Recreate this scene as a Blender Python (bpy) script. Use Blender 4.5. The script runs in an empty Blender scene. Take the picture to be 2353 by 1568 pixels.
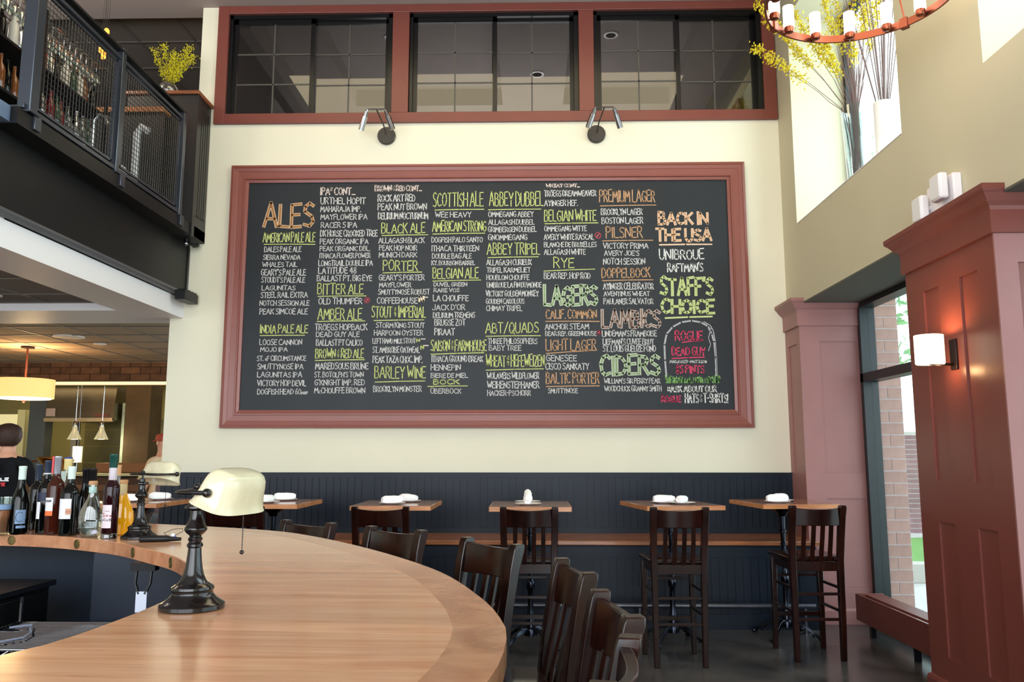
import bpy, bmesh, math, random
from math import sin, cos, pi, radians, hypot, atan2, sqrt
from mathutils import Vector, Matrix
random.seed(7)
S = bpy.context.scene
C = S.collection
# ------------------------------------------------------------------ camera, world, lights, exposure
cam_d = bpy.data.cameras.new('camera'); cam = bpy.data.objects.new('camera', cam_d); C.objects.link(cam)
cam_d.sensor_width = 36; cam_d.lens = 1891.7 / 2353 * 36; cam_d.clip_start = .05; cam_d.clip_end = 300
PITCH, YAW, EYE = .137, .0218, 1.42
cam.location = (0, 0, EYE); cam.rotation_euler = (pi / 2 + PITCH, 0, YAW)
S.camera = cam
S.view_settings.view_transform = 'Standard'; S.view_settings.look = 'None'
S.view_settings.gamma = 1; S.view_settings.use_curve_mapping = False
S.view_settings.exposure = -.07
S.cycles.use_denoising = True
S.cycles.max_bounces = 8; S.cycles.diffuse_bounces = 4; S.cycles.glossy_bounces = 4
S.cycles.transparent_max_bounces = 24; S.cycles.transmission_bounces = 8
S.cycles.caustics_reflective = False; S.cycles.caustics_refractive = False
S.cycles.sample_clamp_indirect = 6
W = bpy.data.worlds.new('overcast_sky'); S.world = W; W.use_nodes = True
bg = W.node_tree.nodes['Background']; bg.inputs[0].default_value = (.86, .93, 1, 1); bg.inputs[1].default_value = 6

def area_light(name, loc, rot, sx, sy, power, col=(1, 1, 1), spread=pi):
    d = bpy.data.lights.new(name, 'AREA'); d.shape = 'RECTANGLE'; d.size = sx; d.size_y = sy
    d.energy = power; d.color = col; d.spread = spread
    o = bpy.data.objects.new(name, d); C.objects.link(o); o.location = loc; o.rotation_euler = rot; return o
def point_light(name, loc, power, col, r=.03):
    d = bpy.data.lights.new(name, 'POINT'); d.energy = power; d.color = col; d.shadow_soft_size = r
    o = bpy.data.objects.new(name, d); C.objects.link(o); o.location = loc; return o
# daylight through the glazed street front behind the camera and the windows on the right
area_light('daylight_front', (-1.6, -3.9, 2.4), (radians(90), 0, 0), 7.0, 4.2, 235, (.93, .97, 1))
area_light('ceiling_downlights', (-.5, 5.6, 5.8), (0, 0, 0), 4.6, 1.6, 75, (1, .84, .52))
area_light('daylight_clerestory', (3.3, 6.2, 4.4), (0, radians(90), 0), 1.8, 2.0, 90, (.95, .97, 1))
area_light('daylight_clerestory_near', (3.3, 2.6, 4.4), (0, radians(90), 0), 1.8, 2.6, 120, (.95, .97, 1))

# ------------------------------------------------------------------ helpers
def lin(c):
    return tuple((x / 255 / 12.92) if x / 255 <= .04045 else ((x / 255 + .055) / 1.055) ** 2.4 for x in c)
MATS = {}
def mat(name, rgb, rough=.5, metal=0., spec=.5, noise=0., nscale=8., bump=0., bscale=60., rand=0., emit=None, estr=0., coat=0., trans=0., ior=1.45, stretch=None):
    if name in MATS: return MATS[name]
    m = bpy.data.materials.new(name); m.use_nodes = True; MATS[name] = m
    n, l = m.node_tree.nodes, m.node_tree.links; b = n['Principled BSDF']
    col = (*lin(rgb), 1); b.inputs['Base Color'].default_value = col
    b.inputs['Roughness'].default_value = rough; b.inputs['Metallic'].default_value = metal
    b.inputs['Specular IOR Level'].default_value = spec; b.inputs['Coat Weight'].default_value = coat
    b.inputs['Coat Roughness'].default_value = .12
    b.inputs['Transmission Weight'].default_value = trans; b.inputs['IOR'].default_value = ior
    tc = n.new('ShaderNodeTexCoord'); vec = tc.outputs['Object']
    if stretch:
        mp = n.new('ShaderNodeMapping'); mp.inputs['Scale'].default_value = stretch; l.new(vec, mp.inputs[0]); vec = mp.outputs[0]
    src = None
    if noise > 0:
        t = n.new('ShaderNodeTexNoise'); t.inputs['Scale'].default_value = nscale; t.inputs['Detail'].default_value = 5
        l.new(vec, t.inputs[0]); r = n.new('ShaderNodeMapRange'); r.inputs[1].default_value = .3; r.inputs[2].default_value = .7
        r.inputs[3].default_value = 1 - noise; r.inputs[4].default_value = 1 + noise; l.new(t.outputs[0], r.inputs[0]); src = r.outputs[0]
    if rand > 0:
        oi = n.new('ShaderNodeObjectInfo'); r2 = n.new('ShaderNodeMapRange'); r2.inputs[3].default_value = 1 - rand; r2.inputs[4].default_value = 1 + rand
        l.new(oi.outputs['Random'], r2.inputs[0])
        if src:
            mm = n.new('ShaderNodeMath'); mm.operation = 'MULTIPLY'; l.new(src, mm.inputs[0]); l.new(r2.outputs[0], mm.inputs[1]); src = mm.outputs[0]
        else: src = r2.outputs[0]
    if src:
        v = n.new('ShaderNodeVectorMath'); v.operation = 'SCALE'; v.inputs[0].default_value = col[:3]; l.new(src, v.inputs['Scale']); l.new(v.outputs[0], b.inputs['Base Color'])
    if bump > 0:
        t = n.new('ShaderNodeTexNoise'); t.inputs['Scale'].default_value = bscale; t.inputs['Detail'].default_value = 4; l.new(vec, t.inputs[0])
        bp = n.new('ShaderNodeBump'); bp.inputs['Strength'].default_value = bump; bp.inputs['Distance'].default_value = .01
        l.new(t.outputs[0], bp.inputs['Height']); l.new(bp.outputs[0], b.inputs['Normal'])
    if emit:
        b.inputs['Emission Color'].default_value = (*lin(emit), 1); b.inputs['Emission Strength'].default_value = estr
    return m
def wood(name, c1, c2, rough=.3, scale=(1, 14, 14), rand=.12, coat=.3, spec=.5, dark=None):
    if name in MATS: return MATS[name]
    m = bpy.data.materials.new(name); m.use_nodes = True; MATS[name] = m
    n, l = m.node_tree.nodes, m.node_tree.links; b = n['Principled BSDF']
    tc = n.new('ShaderNodeTexCoord'); mp = n.new('ShaderNodeMapping'); mp.inputs['Scale'].default_value = scale
    oi = n.new('ShaderNodeObjectInfo'); ad = n.new('ShaderNodeVectorMath'); ad.operation = 'ADD'
    cm = n.new('ShaderNodeCombineXYZ'); mu = n.new('ShaderNodeMath'); mu.operation = 'MULTIPLY'; mu.inputs[1].default_value = 37
    l.new(oi.outputs['Random'], mu.inputs[0]); l.new(mu.outputs[0], cm.inputs[0]); l.new(mu.outputs[0], cm.inputs[2])
    l.new(tc.outputs['Object'], ad.inputs[0]); l.new(cm.outputs[0], ad.inputs[1]); l.new(ad.outputs[0], mp.inputs[0])
    t = n.new('ShaderNodeTexNoise'); t.inputs['Scale'].default_value = 3; t.inputs['Detail'].default_value = 7; t.inputs['Roughness'].default_value = .6; t.inputs['Distortion'].default_value = .5
    l.new(mp.outputs[0], t.inputs[0])
    cr = n.new('ShaderNodeValToRGB'); e = cr.color_ramp.elements
    e[0].position = .3; e[0].color = (*lin(c2), 1); e[1].position = .62; e[1].color = (*lin(c1), 1)
    l.new(t.outputs[0], cr.inputs[0])
    r2 = n.new('ShaderNodeMapRange'); r2.inputs[3].default_value = 1 - rand; r2.inputs[4].default_value = 1 + rand; l.new(oi.outputs['Random'], r2.inputs[0])
    v = n.new('ShaderNodeVectorMath'); v.operation = 'SCALE'; l.new(cr.outputs[0], v.inputs[0]); l.new(r2.outputs[0], v.inputs['Scale']); l.new(v.outputs[0], b.inputs['Base Color'])
    b.inputs['Roughness'].default_value = rough; b.inputs['Coat Weight'].default_value = coat; b.inputs['Coat Roughness'].default_value = .15; b.inputs['Specular IOR Level'].default_value = spec
    return m
def glassy(name, tint=(255, 255, 255), gloss=.12, rough=.02):
    """thin clear glass: see-through with a fresnel reflection"""
    if name in MATS: return MATS[name]
    m = bpy.data.materials.new(name); m.use_nodes = True; MATS[name] = m
    n, l = m.node_tree.nodes, m.node_tree.links; n.remove(n['Principled BSDF']); out = n['Material Output']
    t = n.new('ShaderNodeBsdfTransparent'); t.inputs[0].default_value = (*lin(tint), 1)
    g = n.new('ShaderNodeBsdfGlossy'); g.inputs['Roughness'].default_value = rough
    f = n.new('ShaderNodeLayerWeight'); f.inputs['Blend'].default_value = .35
    r = n.new('ShaderNodeMapRange'); r.inputs[3].default_value = gloss * .4; r.inputs[4].default_value = min(1, gloss * 5); l.new(f.outputs['Facing'], r.inputs[0])
    mx = n.new('ShaderNodeMixShader'); l.new(r.outputs[0], mx.inputs[0]); l.new(t.outputs[0], mx.inputs[1]); l.new(g.outputs[0], mx.inputs[2]); l.new(mx.outputs[0], out.inputs[0])
    return m

class MB:
    def __init__(s): s.v = []; s.f = []; s.mi = []; s.cur = 0
    def add(s, vs, fs):
        b = len(s.v); s.v += [tuple(p) for p in vs]; s.f += [tuple(b + i for i in f) for f in fs]; s.mi += [s.cur] * len(fs); return s
    def box(s, x0, x1, y0, y1, z0, z1, M=None):
        vs = [Vector((x, y, z)) for z in (z0, z1) for y in (y0, y1) for x in (x0, x1)]
        if M: vs = [M @ p for p in vs]
        return s.add(vs, [(0, 2, 3, 1), (4, 5, 7, 6), (0, 1, 5, 4), (2, 6, 7, 3), (0, 4, 6, 2), (1, 3, 7, 5)])
    def prism(s, poly, z0, z1, caps=True):
        a = sum(poly[i][0] * poly[(i + 1) % len(poly)][1] - poly[(i + 1) % len(poly)][0] * poly[i][1] for i in range(len(poly)))
        if a < 0: poly = poly[::-1]
        n = len(poly); vs = [(x, y, z0) for x, y in poly] + [(x, y, z1) for x, y in poly]
        fs = [(i, (i + 1) % n, n + (i + 1) % n, n + i) for i in range(n)]
        if caps: fs += [tuple(range(n - 1, -1, -1)), tuple(range(n, 2 * n))]
        return s.add(vs, fs)
    def xprism(s, poly, x0, x1):   # poly in (y, z)
        n = len(poly); a = sum(poly[i][0] * poly[(i + 1) % n][1] - poly[(i + 1) % n][0] * poly[i][1] for i in range(n))
        if a < 0: poly = poly[::-1]
        vs = [(x0, y, z) for y, z in poly] + [(x1, y, z) for y, z in poly]
        return s.add(vs, [(i, (i + 1) % n, n + (i + 1) % n, n + i) for i in range(n)] + [tuple(range(n - 1, -1, -1)), tuple(range(n, 2 * n))])
    def lathe(s, prof, c=(0, 0, 0), seg=24, M=None, close=False):
        vs, fs = [], []
        for r, z in prof:
            for k in range(seg):
                a = 2 * pi * k / seg; p = Vector((r * cos(a), r * sin(a), z)); p = (M @ p) if M else p; vs.append(p + Vector(c))
        for i in range(len(prof) - 1):
            for k in range(seg):
                k2 = (k + 1) % seg; fs.append((i * seg + k, i * seg + k2, (i + 1) * seg + k2, (i + 1) * seg + k))
        loop = prof[0] == prof[-1]
        if prof[0][0] > 1e-5 and not loop: fs.append(tuple(range(seg - 1, -1, -1)))
        if prof[-1][0] > 1e-5 and not loop: fs.append(tuple((len(prof) - 1) * seg + k for k in range(seg)))
        return s.add(vs, fs)
    def cyl(s, p0, p1, r0, r1=None, seg=12):
        return s.tube([p0, p1], [r0, r0 if r1 is None else r1], seg)
    def tube(s, pts, r, seg=8, closed=False):
        pts = [Vector(p) for p in pts]; n = len(pts); r = r if isinstance(r, (list, tuple)) else [r] * n
        vs, fs = [], []; up = None
        for i, p in enumerate(pts):
            if closed: d = pts[(i + 1) % n] - pts[i - 1]
            else: d = (pts[min(i + 1, n - 1)] - pts[max(i - 1, 0)])
            d.normalize()
            if up is None:
                up = Vector((0, 0, 1)) if abs(d.z) < .9 else Vector((1, 0, 0))
            a = (up - d * up.dot(d)); a.normalize(); up = a; b = d.cross(a)
            for k in range(seg):
                t = 2 * pi * k / seg; vs.append(p + (a * cos(t) + b * sin(t)) * r[i])
        for i in range(n if closed else n - 1):
            j = (i + 1) % n
            for k in range(seg):
                k2 = (k + 1) % seg; fs.append((i * seg + k, j * seg + k, j * seg + k2, i * seg + k2))
        if not closed: fs += [tuple(range(seg)), tuple((n - 1) * seg + k for k in range(seg - 1, -1, -1))]
        return s.add(vs, fs)
    def loft(s, rings, cap=True):
        n = len(rings[0]); vs = [p for r in rings for p in r]; fs = []
        for i in range(len(rings) - 1):
            for k in range(n):
                k2 = (k + 1) % n; fs.append((i * n + k, i * n + k2, (i + 1) * n + k2, (i + 1) * n + k))
        if cap: fs += [tuple(range(n - 1, -1, -1)), tuple((len(rings) - 1) * n + k for k in range(n))]
        return s.add(vs, fs)
    def sphere(s, c, r, seg=12, rings=8, sc=(1, 1, 1)):
        prof = [(r * sin(pi * i / rings) + (1e-6 if i in (0, rings) else 0), -r * cos(pi * i / rings)) for i in range(rings + 1)]
        b = len(s.v); s.lathe(prof, (0, 0, 0), seg)
        s.v[b:] = [(c[0] + x * sc[0], c[1] + y * sc[1], c[2] + z * sc[2]) for x, y, z in s.v[b:]]; return s
    def mesh(s, name, mats, smooth=40, M=None):
        me = bpy.data.meshes.new(name); me.from_pydata([(M @ Vector(v)) if M else v for v in s.v], [], s.f)
        mats = mats if isinstance(mats, (list, tuple)) else [mats]
        for m in mats: me.materials.append(m)
        if len(mats) > 1: me.polygons.foreach_set('material_index', s.mi)
        if smooth:
            me.polygons.foreach_set('use_smooth', [True] * len(me.polygons)); me.set_sharp_from_angle(angle=radians(smooth))
        me.update(); return me
    def build(s, name, mats, parent=None, loc=None, rot=0, bevel=0, smooth=40, fix=False):
        me = s.mesh(name, mats, smooth)
        if fix:
            bm = bmesh.new(); bm.from_mesh(me); bmesh.ops.recalc_face_normals(bm, faces=bm.faces); bm.to_mesh(me); bm.free()
        return link(name, me, parent, loc, rot, bevel)
def link(name, me, parent=None, loc=None, rot=0, bevel=0):
    o = bpy.data.objects.new(name, me); C.objects.link(o); o.parent = parent
    if loc: o.location = loc
    if rot: o.rotation_euler.z = rot
    if bevel:
        b = o.modifiers.new('bevel', 'BEVEL'); b.width = bevel; b.segments = 2; b.limit_method = 'ANGLE'; b.angle_limit = radians(40)
    return o
def tag(o, label, cat, group=None):
    o['label'] = label; o['category'] = cat
    if group: o['group'] = group
    return o
def thing(name, label, cat, loc=(0, 0, 0), rot=0, group=None):
    o = bpy.data.objects.new(name, None); C.objects.link(o); o.location = loc; o.rotation_euler.z = rot; o.empty_display_size = .1
    return tag(o, label, cat, group)
def struct(o, label=None, cat=None):
    o['kind'] = 'structure'
    if label: o['label'] = label
    if cat: o['category'] = cat
    return o
def stuff(o): o['kind'] = 'stuff'; return o
def tree(o, parent=None):
    c = o.copy(); C.objects.link(c); c.parent = parent
    for ch in [k for k in KIDS.get(o.name, [])]: tree(ch, c)
    return c
def kids_of(root):
    for o in C.objects:
        if o.parent: KIDS.setdefault(o.parent.name, [])
    KIDS.clear()
    for o in C.objects:
        if o.parent: KIDS.setdefault(o.parent.name, []).append(o)
KIDS = {}
def spline(P, n):
    """Catmull-Rom through P, resampled to n points of equal arc length"""
    Q = [P[0]] + list(P) + [P[-1]]; out = []
    for i in range(len(P) - 1):
        a, b, c, d = [Vector(q) for q in Q[i:i + 4]]
        for k in range(12):
            t = k / 12; out.append(.5 * ((2 * b) + (c - a) * t + (2 * a - 5 * b + 4 * c - d) * t * t + (3 * b - a - 3 * c + d) * t ** 3))
    out.append(Vector(P[-1])); L = [0]
    for i in range(1, len(out)): L.append(L[-1] + (out[i] - out[i - 1]).length)
    res = []; j = 0
    for k in range(n):
        s = L[-1] * k / (n - 1)
        while j < len(out) - 2 and L[j + 1] < s: j += 1
        t = (s - L[j]) / max(1e-9, L[j + 1] - L[j]); res.append(out[j].lerp(out[j + 1], t))
    return res

# ------------------------------------------------------------------ materials
CREAM = mat('cream_paint', (227, 222, 200), .7, spec=.25, noise=.02, nscale=2)
CREAM_SHADED = mat('shaded_cream_paint', (196, 189, 162), .6, spec=.3, noise=.02, nscale=2)  # same cream paint, with the backlit wall's shade put into the colour
RED = mat('oxblood_paint', (118, 62, 53), .35, spec=.5, noise=.04, nscale=5)
ROSE = mat('rosewood_lit_paint', (150, 104, 100), .42, spec=.5, noise=.04, nscale=5)
NAVY = mat('navy_paint', (17, 26, 38), .38, spec=.28, noise=.06, nscale=6, rand=.05)
BLACKP = mat('black_paint', (19, 19, 21), .4, spec=.35)
SATIN = mat('satin_black_metal', (26, 26, 30), .28, metal=.6, spec=.6)
STEELD = mat('dark_steel', (84, 90, 100), .32, metal=.8)
BRONZE = mat('dark_bronze_enamel', (22, 20, 22), .16, metal=.3, spec=.5, coat=.3)
CHROME = mat('chrome', (190, 194, 200), .12, metal=1)
STAIN = mat('brushed_stainless', (150, 140, 122), .3, metal=1, noise=.1, nscale=3, bump=.05, stretch=(1, 1, 20))
WHITEP = mat('white_paint', (232, 228, 230), .5, spec=.3)
WHITE = mat('white_china', (250, 250, 252), .2, spec=.5)
LINEN = mat('white_linen', (250, 250, 252), .9, spec=.1, bump=.1, bscale=90)
CEILG = mat('grey_ceiling_paint', (176, 162, 156), .8, spec=.1)
TILE = mat('ceiling_tile', (128, 118, 112), .9, spec=.1, noise=.05, nscale=30, bump=.1, bscale=150, rand=.04)
GRID = mat('ceiling_grid', (110, 104, 100), .6)
SLATE = mat('chalkboard_slate', (30, 34, 38), .5, spec=.4, noise=.16, nscale=2.2)
GLASS = glassy('window_glass', (235, 245, 245), .12)
DGLASS = glassy('dim_window_glass', (190, 190, 190), .10)
CLEAR = glassy('clear_glass', (236, 242, 240), .22)
MAPLE = wood('bar_top_wood', (226, 172, 132), (196, 132, 92), .2, (.5, 6, 6), .10, .5)
MAPLE2 = wood('bar_rim_wood', (208, 148, 108), (176, 112, 76), .22, (3, 3, 3), .18, .5)
TABLEW = wood('table_top_wood', (156, 98, 62), (116, 66, 42), .18, (1, 8, 8), .08, .6)
EDGEW = wood('table_edge_wood', (206, 140, 90), (170, 104, 64), .35, (1, 8, 8), .06, .3)
CHAIRW = wood('dark_stained_wood', (38, 13, 7), (15, 5, 3), .22, (6, 6, 1), .15, .15, .3)
IRON = mat('cast_iron_black', (52, 55, 64), .2, metal=1)
BRICKM = mat('tan_brick', (180, 142, 128), .8, noise=.12, nscale=14, bump=.3, rand=.08)
MORTAR = mat('pale_mortar', (216, 208, 206), .9)
BRICKD = mat('brown_brick', (92, 62, 40), .8, noise=.25, nscale=9, bump=.3, rand=.35)
MORTD = mat('dark_mortar', (40, 28, 20), .9)

# ------------------------------------------------------------------ room shell
D = 7.674            # face of the chalkboard wall
XL, XR = -3.43, 2.414
ZC = 5.87
def floor_mat():
    m = bpy.data.materials.new('polished_concrete'); m.use_nodes = True; n, l = m.node_tree.nodes, m.node_tree.links; b = n['Principled BSDF']
    tc = n.new('ShaderNodeTexCoord'); t = n.new('ShaderNodeTexNoise'); t.inputs['Scale'].default_value = 1.6; t.inputs['Detail'].default_value = 8; t.inputs['Roughness'].default_value = .65; t.inputs['Distortion'].default_value = .8
    l.new(tc.outputs['Object'], t.inputs[0]); cr = n.new('ShaderNodeValToRGB'); e = cr.color_ramp.elements
    e[0].position = .35; e[0].color = (*lin((44, 41, 42)), 1); e[1].position = .68; e[1].color = (*lin((92, 88, 86)), 1)
    l.new(t.outputs[0], cr.inputs[0]); l.new(cr.outputs[0], b.inputs['Base Color'])
    mr = n.new('ShaderNodeMapRange'); mr.inputs[3].default_value = .12; mr.inputs[4].default_value = .34; l.new(t.outputs[0], mr.inputs[0]); l.new(mr.outputs[0], b.inputs['Roughness'])
    return m
struct(MB().box(-10, 3.0, -4.2, 15, -.12, 0).build('floor', floor_mat(), smooth=0))
# chalkboard wall: lower field, jambs round the three upstairs windows
b = MB()
b.box(XL, -3.27, D, D + .2, 0, 2.9); b.box(-3.27, 2.93, D, D + .2, 0, 4.70); b.box(-3.27, -3.0, D, D + .2, 4.70, 6.1)
b.box(2.30, 2.93, D, D + .2, 4.70, 6.1); b.box(-3.0, 2.30, D, D + .2, 5.79, 6.1)
b.box(-1.355, -1.18, D, D + .2, 4.70, 5.79); b.box(.488, .64, D, D + .2, 4.70, 5.79)
struct(b.build('wall_back', CREAM, smooth=0))
# right wall: pier, header, sills, with two clerestory openings and the storefront openings
b = MB()
ZS, ZH = 3.483, 5.45
b.box(XR + .01, 2.93, 7.30, D, 0, 2.757); b.box(XR, 2.93, 7.27, D, 2.757, 6.1)                       # corner pier
b.box(XR + .01, 2.93, 4.21, 5.15, 0, 2.757); b.box(XR, 2.93, 4.19, 5.158, 2.757, 6.1)                   # middle pier
b.box(XR, 2.93, -4.2, -.2, 0, 6.1)
for y0, y1 in ((5.158, 7.27), (-.2, 4.19)):
    b.box(XR, 2.93, y0, y1, 2.757, ZS); b.box(XR, 2.93, y0, y1, ZH, 6.1)
struct(b.build('wall_right', CREAM_SHADED, smooth=0))
# wall behind the camera with the glazed street front, and the far left wall
b = MB(); b.box(-10, 3, -4.4, -4.2, 0, .3); b.box(-10, 3, -4.4, -4.2, 4.9, 6.1)
for x in (-10, -4.2, 2.2): b.box(x, x + .5, -4.4, -4.2, .3, 4.9)
struct(b.build('wall_front', CREAM, smooth=0))
struct(MB().box(-10.2, -10, -4.4, 15, 0, 6.1).build('wall_left', CREAM, smooth=0))
SOF = mat('soffit_shade', (92, 90, 82), .7)  # grey for thin sheets that put the soffit's shade into the colour
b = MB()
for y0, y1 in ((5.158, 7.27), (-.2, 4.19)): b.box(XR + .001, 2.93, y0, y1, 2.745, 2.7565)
struct(b.build('trim_soffit_shade', SOF, smooth=0))
# ceilings
ce = MB(); ce.box(-3.30, 2.93, -4.4, D + .1, ZC, 6.1); ce.box(-10, -3.3, -4.4, 7.86, ZC, 6.1)
ce = struct(ce.build('ceiling', CEILG, smooth=0))
def ceiling_grid(name, x0, x1, y0, y1, z, step=.62, tilem=TILE, gridm=GRID, th=.012):
    """lay-in ceiling: a slab, recessed tiles and the proud metal grid between them"""
    root = struct(MB().box(x0, x1, y0, y1, z + .03, z + .06).build(name, gridm, smooth=0))
    nx = int(math.ceil((x1 - x0) / step)); ny = int(math.ceil((y1 - y0) / step)); me = {}
    for i in range(nx):
        for j in range(ny):
            a, c = x1 - i * step, y0 + j * step
            wx = min(step, a - x0) - th; wy = min(step, y1 - c) - th
            if wx < .02 or wy < .02: continue
            k = (round(wx, 2), round(wy, 2))
            if k not in me: me[k] = MB().box(-wx, 0, 0, wy, 0, .03).mesh('ceiling_tile', tilem, 0)
            link('ceiling_tile', me[k], root, (a - th / 2, c + th / 2, z + .004))
    g = MB()
    for i in range(nx + 1): x = max(x0, x1 - i * step); g.box(x - .011, x + .011, y0, y1, z - .002, z + .03)
    for j in range(ny + 1): y = min(y1, y0 + j * step); g.box(x0, x1, y - .011, y + .011, z - .003, z + .03)
    g.build('ceiling_grid', gridm, root, smooth=0)
    return root
ceiling_grid('ceiling_upstairs', -9.9, -3.07, 7.88, 12.2, 5.95)
ceiling_grid('ceiling_kitchen', -9.9, -3.1, 7.95, 12.0, 2.77, tilem=mat('kitchen_tile', (176, 158, 140), .9, spec=.1, noise=.05, nscale=30, rand=.04))
ceiling_grid('ceiling_under_balcony', -9.5, -3.72, 4.95, 7.22, 2.775, tilem=mat('bar_tile', (130, 120, 114), .9, spec=.1, noise=.05, nscale=30, rand=.04))
# ------------------------------------------------------------------ balcony: fascia, beams, deck edge
XB = -3.30
b = MB(); b.box(-9.9, XB, 4.60, 4.95, 2.705, 3.44); b.box(-3.72, XB, 4.95, D + .02, 2.705, 2.885)
b.box(-9.9, -3.72, 7.22, 7.95, 2.705, 2.885); b.box(-3.72, XL, D + .02, 7.95, 2.705, 2.885); b.box(-9.9, XB - .03, 4.96, 7.88, 2.99, 3.44)
struct(b.build('trim_balcony_beam', WHITEP, smooth=0))
b = MB(); b.box(XB, XB + .012, 4.60, D, 2.95, 3.44); b.box(-9.9, XB + .012, 4.585, 4.60, 2.95, 3.44)
struct(b.build('trim_balcony_fascia', BLACKP, smooth=0))
b = MB(); b.tube([(XB + .02, 4.6, 2.918), (XB + .02, D, 2.918)], .03, 8)
struct(b.build('trim_balcony_ledge', mat('grey_ledge', (78, 78, 82), .4), smooth=40))
b = MB(); b.box(-3.70, -3.135, 4.74, D, 3.432, 3.54); b.box(-9.9, -3.70, 4.74, 7.88, 3.44, 3.54)
struct(b.build('floor_balcony', BLACKP, smooth=0))
b = MB(); b.box(-10, -9.8, 4.6, 12.3, 3.54, 6.1); b.box(-10, -3.1, 12.2, 12.3, 2.8, 6.1); b.box(-9.8, -3.07, 7.88, 12.2, 3.3, 3.54)
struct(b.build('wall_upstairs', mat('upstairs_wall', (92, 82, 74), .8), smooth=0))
struct(MB().box(-3.07, -3.0, 7.88, 12.3, 3.0, 6.1).build('wall_between', CREAM, smooth=0))
# the small clamps on the deck edge and the uplight box at the end of the ledge
for i, (y, z) in enumerate(((4.93, 3.455), (6.03, 3.455), (7.12, 3.455))):
    t = MB().box(-3.145, -3.12, y - .035, y + .035, z, z + .095).build('rail_clamp', STEELD, bevel=.003)
    tag(t, ['flat steel rail clamp below the leftmost railing post', 'flat steel rail clamp below the middle railing post', 'flat steel rail clamp below the railing post by the panelled half wall'][i], 'clamp', 'rail clamps on the deck edge')
t = thing('uplight', 'black ribbed uplight box where balcony beam meets cream wall', 'light', (-3.25, 7.48, 2.83))
MB().box(0, .1, -.14, .15, 0, .09).build('housing', BLACKP, t, bevel=.006)
for k in range(4): MB().box(.02, .095, -.12 + .07 * k, -.085 + .07 * k, .09, .1).build('rib', SATIN, t)
t = thing('conduit_fitting', 'small black conduit fitting under the deck end by the cream wall', 'fitting', (-3.22, 7.45, 3.38))
MB().tube([(0, 0, .05), (0, 0, 0), (.05, .1, 0), (.05, .15, .02)], .018).build('elbow', BLACKP, t)
for k in range(3): MB().sphere((.02 * k, .05 * k, 0), .02).build('nut', CHROME, t)

# railing: posts, rails and framed woven wire
t = thing('balcony_railing', 'dark steel balcony railing with two framed wire mesh panels', 'railing', (-3.16, 4.8, 3.54))
RY = [4.87, 5.96, 7.10]
def railpost(y, w, z1):
    b = MB(); b.box(-w / 2, w / 2, y - 4.8 - w / 2, y - 4.8 + w / 2, 0, z1); b.box(-w / 2 - .012, w / 2 + .012, y - 4.8 - w / 2 - .012, y - 4.8 + w / 2 + .012, 0, .012)
    b.build('post', STEELD, t, bevel=.004)
railpost(4.87, .085, 1.02); railpost(5.96, .055, 1.0); railpost(7.10, .055, 1.0); 
MB().box(-.5 - .04, -.46, .03, .11, 0, 1.02).build('post', STEELD, t, bevel=.004)
MB().box(-.03, .03, .0, 2.33, .965, .985).build('handrail', BLACKP, t, bevel=.003)
MB().box(-.02, .02, .0, 2.33, .90, .925).build('top_rail', STEELD, t, bevel=.003)
MB().box(-.02, .02, .0, 2.33, .02, .05).build('bottom_rail', STEELD, t, bevel=.003)
MB().box(-6, 0, .03, .08, .965, .985).build('handrail', BLACKP, t, bevel=.003)
MB().box(-6, 0, .03, .07, .02, .05).build('bottom_rail', STEELD, t, bevel=.003)
def meshpanel(y0, y1, z0, z1, x=0, axis='y'):
    f = MB(); w = .018
    q = (lambda a, b_, c, d: f.box(x - .008, x + .008, a, b_, c, d)) if axis == 'y' else (lambda a, b_, c, d: f.box(a, b_, x - .008, x + .008, c, d))
    q(y0, y1, z0, z0 + w); q(y0, y1, z1 - w, z1); q(y0, y0 + w, z0, z1); q(y1 - w, y1, z0, z1)
    fr = f.build('mesh_frame', STEELD, t)
    m = MB(); k = y0 + .04
    P = (lambda a, z: (x, a, z)) if axis == 'y' else (lambda a, z: (a, x, z))
    while k < y1 - .02: m.tube([P(k, z0), P(k, z1)], .0032, 4); k += .038
    k = z0 + .04
    while k < z1 - .02: m.tube([P(y0, k), P(y1, k)], .0032, 4); k += .038
    stuff(m.build('wire_mesh', mat('mesh_wire', (62, 60, 58), .4, metal=.7), fr))
meshpanel(.14, 1.10, .07, .88); meshpanel(1.22, 2.24, .07, .88); meshpanel(-1.6, -.6, .07, .88, .05, 'x')
b = MB().box(-.10, -.02, -.16, -.05, -.10, .0).build('bracket', mat('blue_steel', (104, 122, 150), .4, metal=.3), t)
# half wall with wooden cap at the end of the balcony
t = thing('half_wall', 'black panelled half wall with wooden cap at the balcony end', 'half wall', (-3.3, 7.5, 3.42))
MB().box(-.5, .165, -.17, D - 7.505, .02, 1.375).build('body', mat('charcoal_panel', (36, 34, 33), .35), t)
for k in range(5): MB().box(.165, .172, -.10 + k * .048, -.10 + k * .048 + .034, .22, 1.27).build('panel_board', mat('charcoal_panel', (36, 34, 33), .35), t)
MB().box(.165, .178, -.17, -.115, .0, 1.37).build('stile', mat('charcoal_panel', (36, 34, 33), .35), t)
MB().box(-.52, .19, -.195, D - 7.502, 1.375, 1.41).build('cap', wood('cap_wood', (150, 88, 48), (110, 58, 30), .3), t, bevel=.006)

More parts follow.
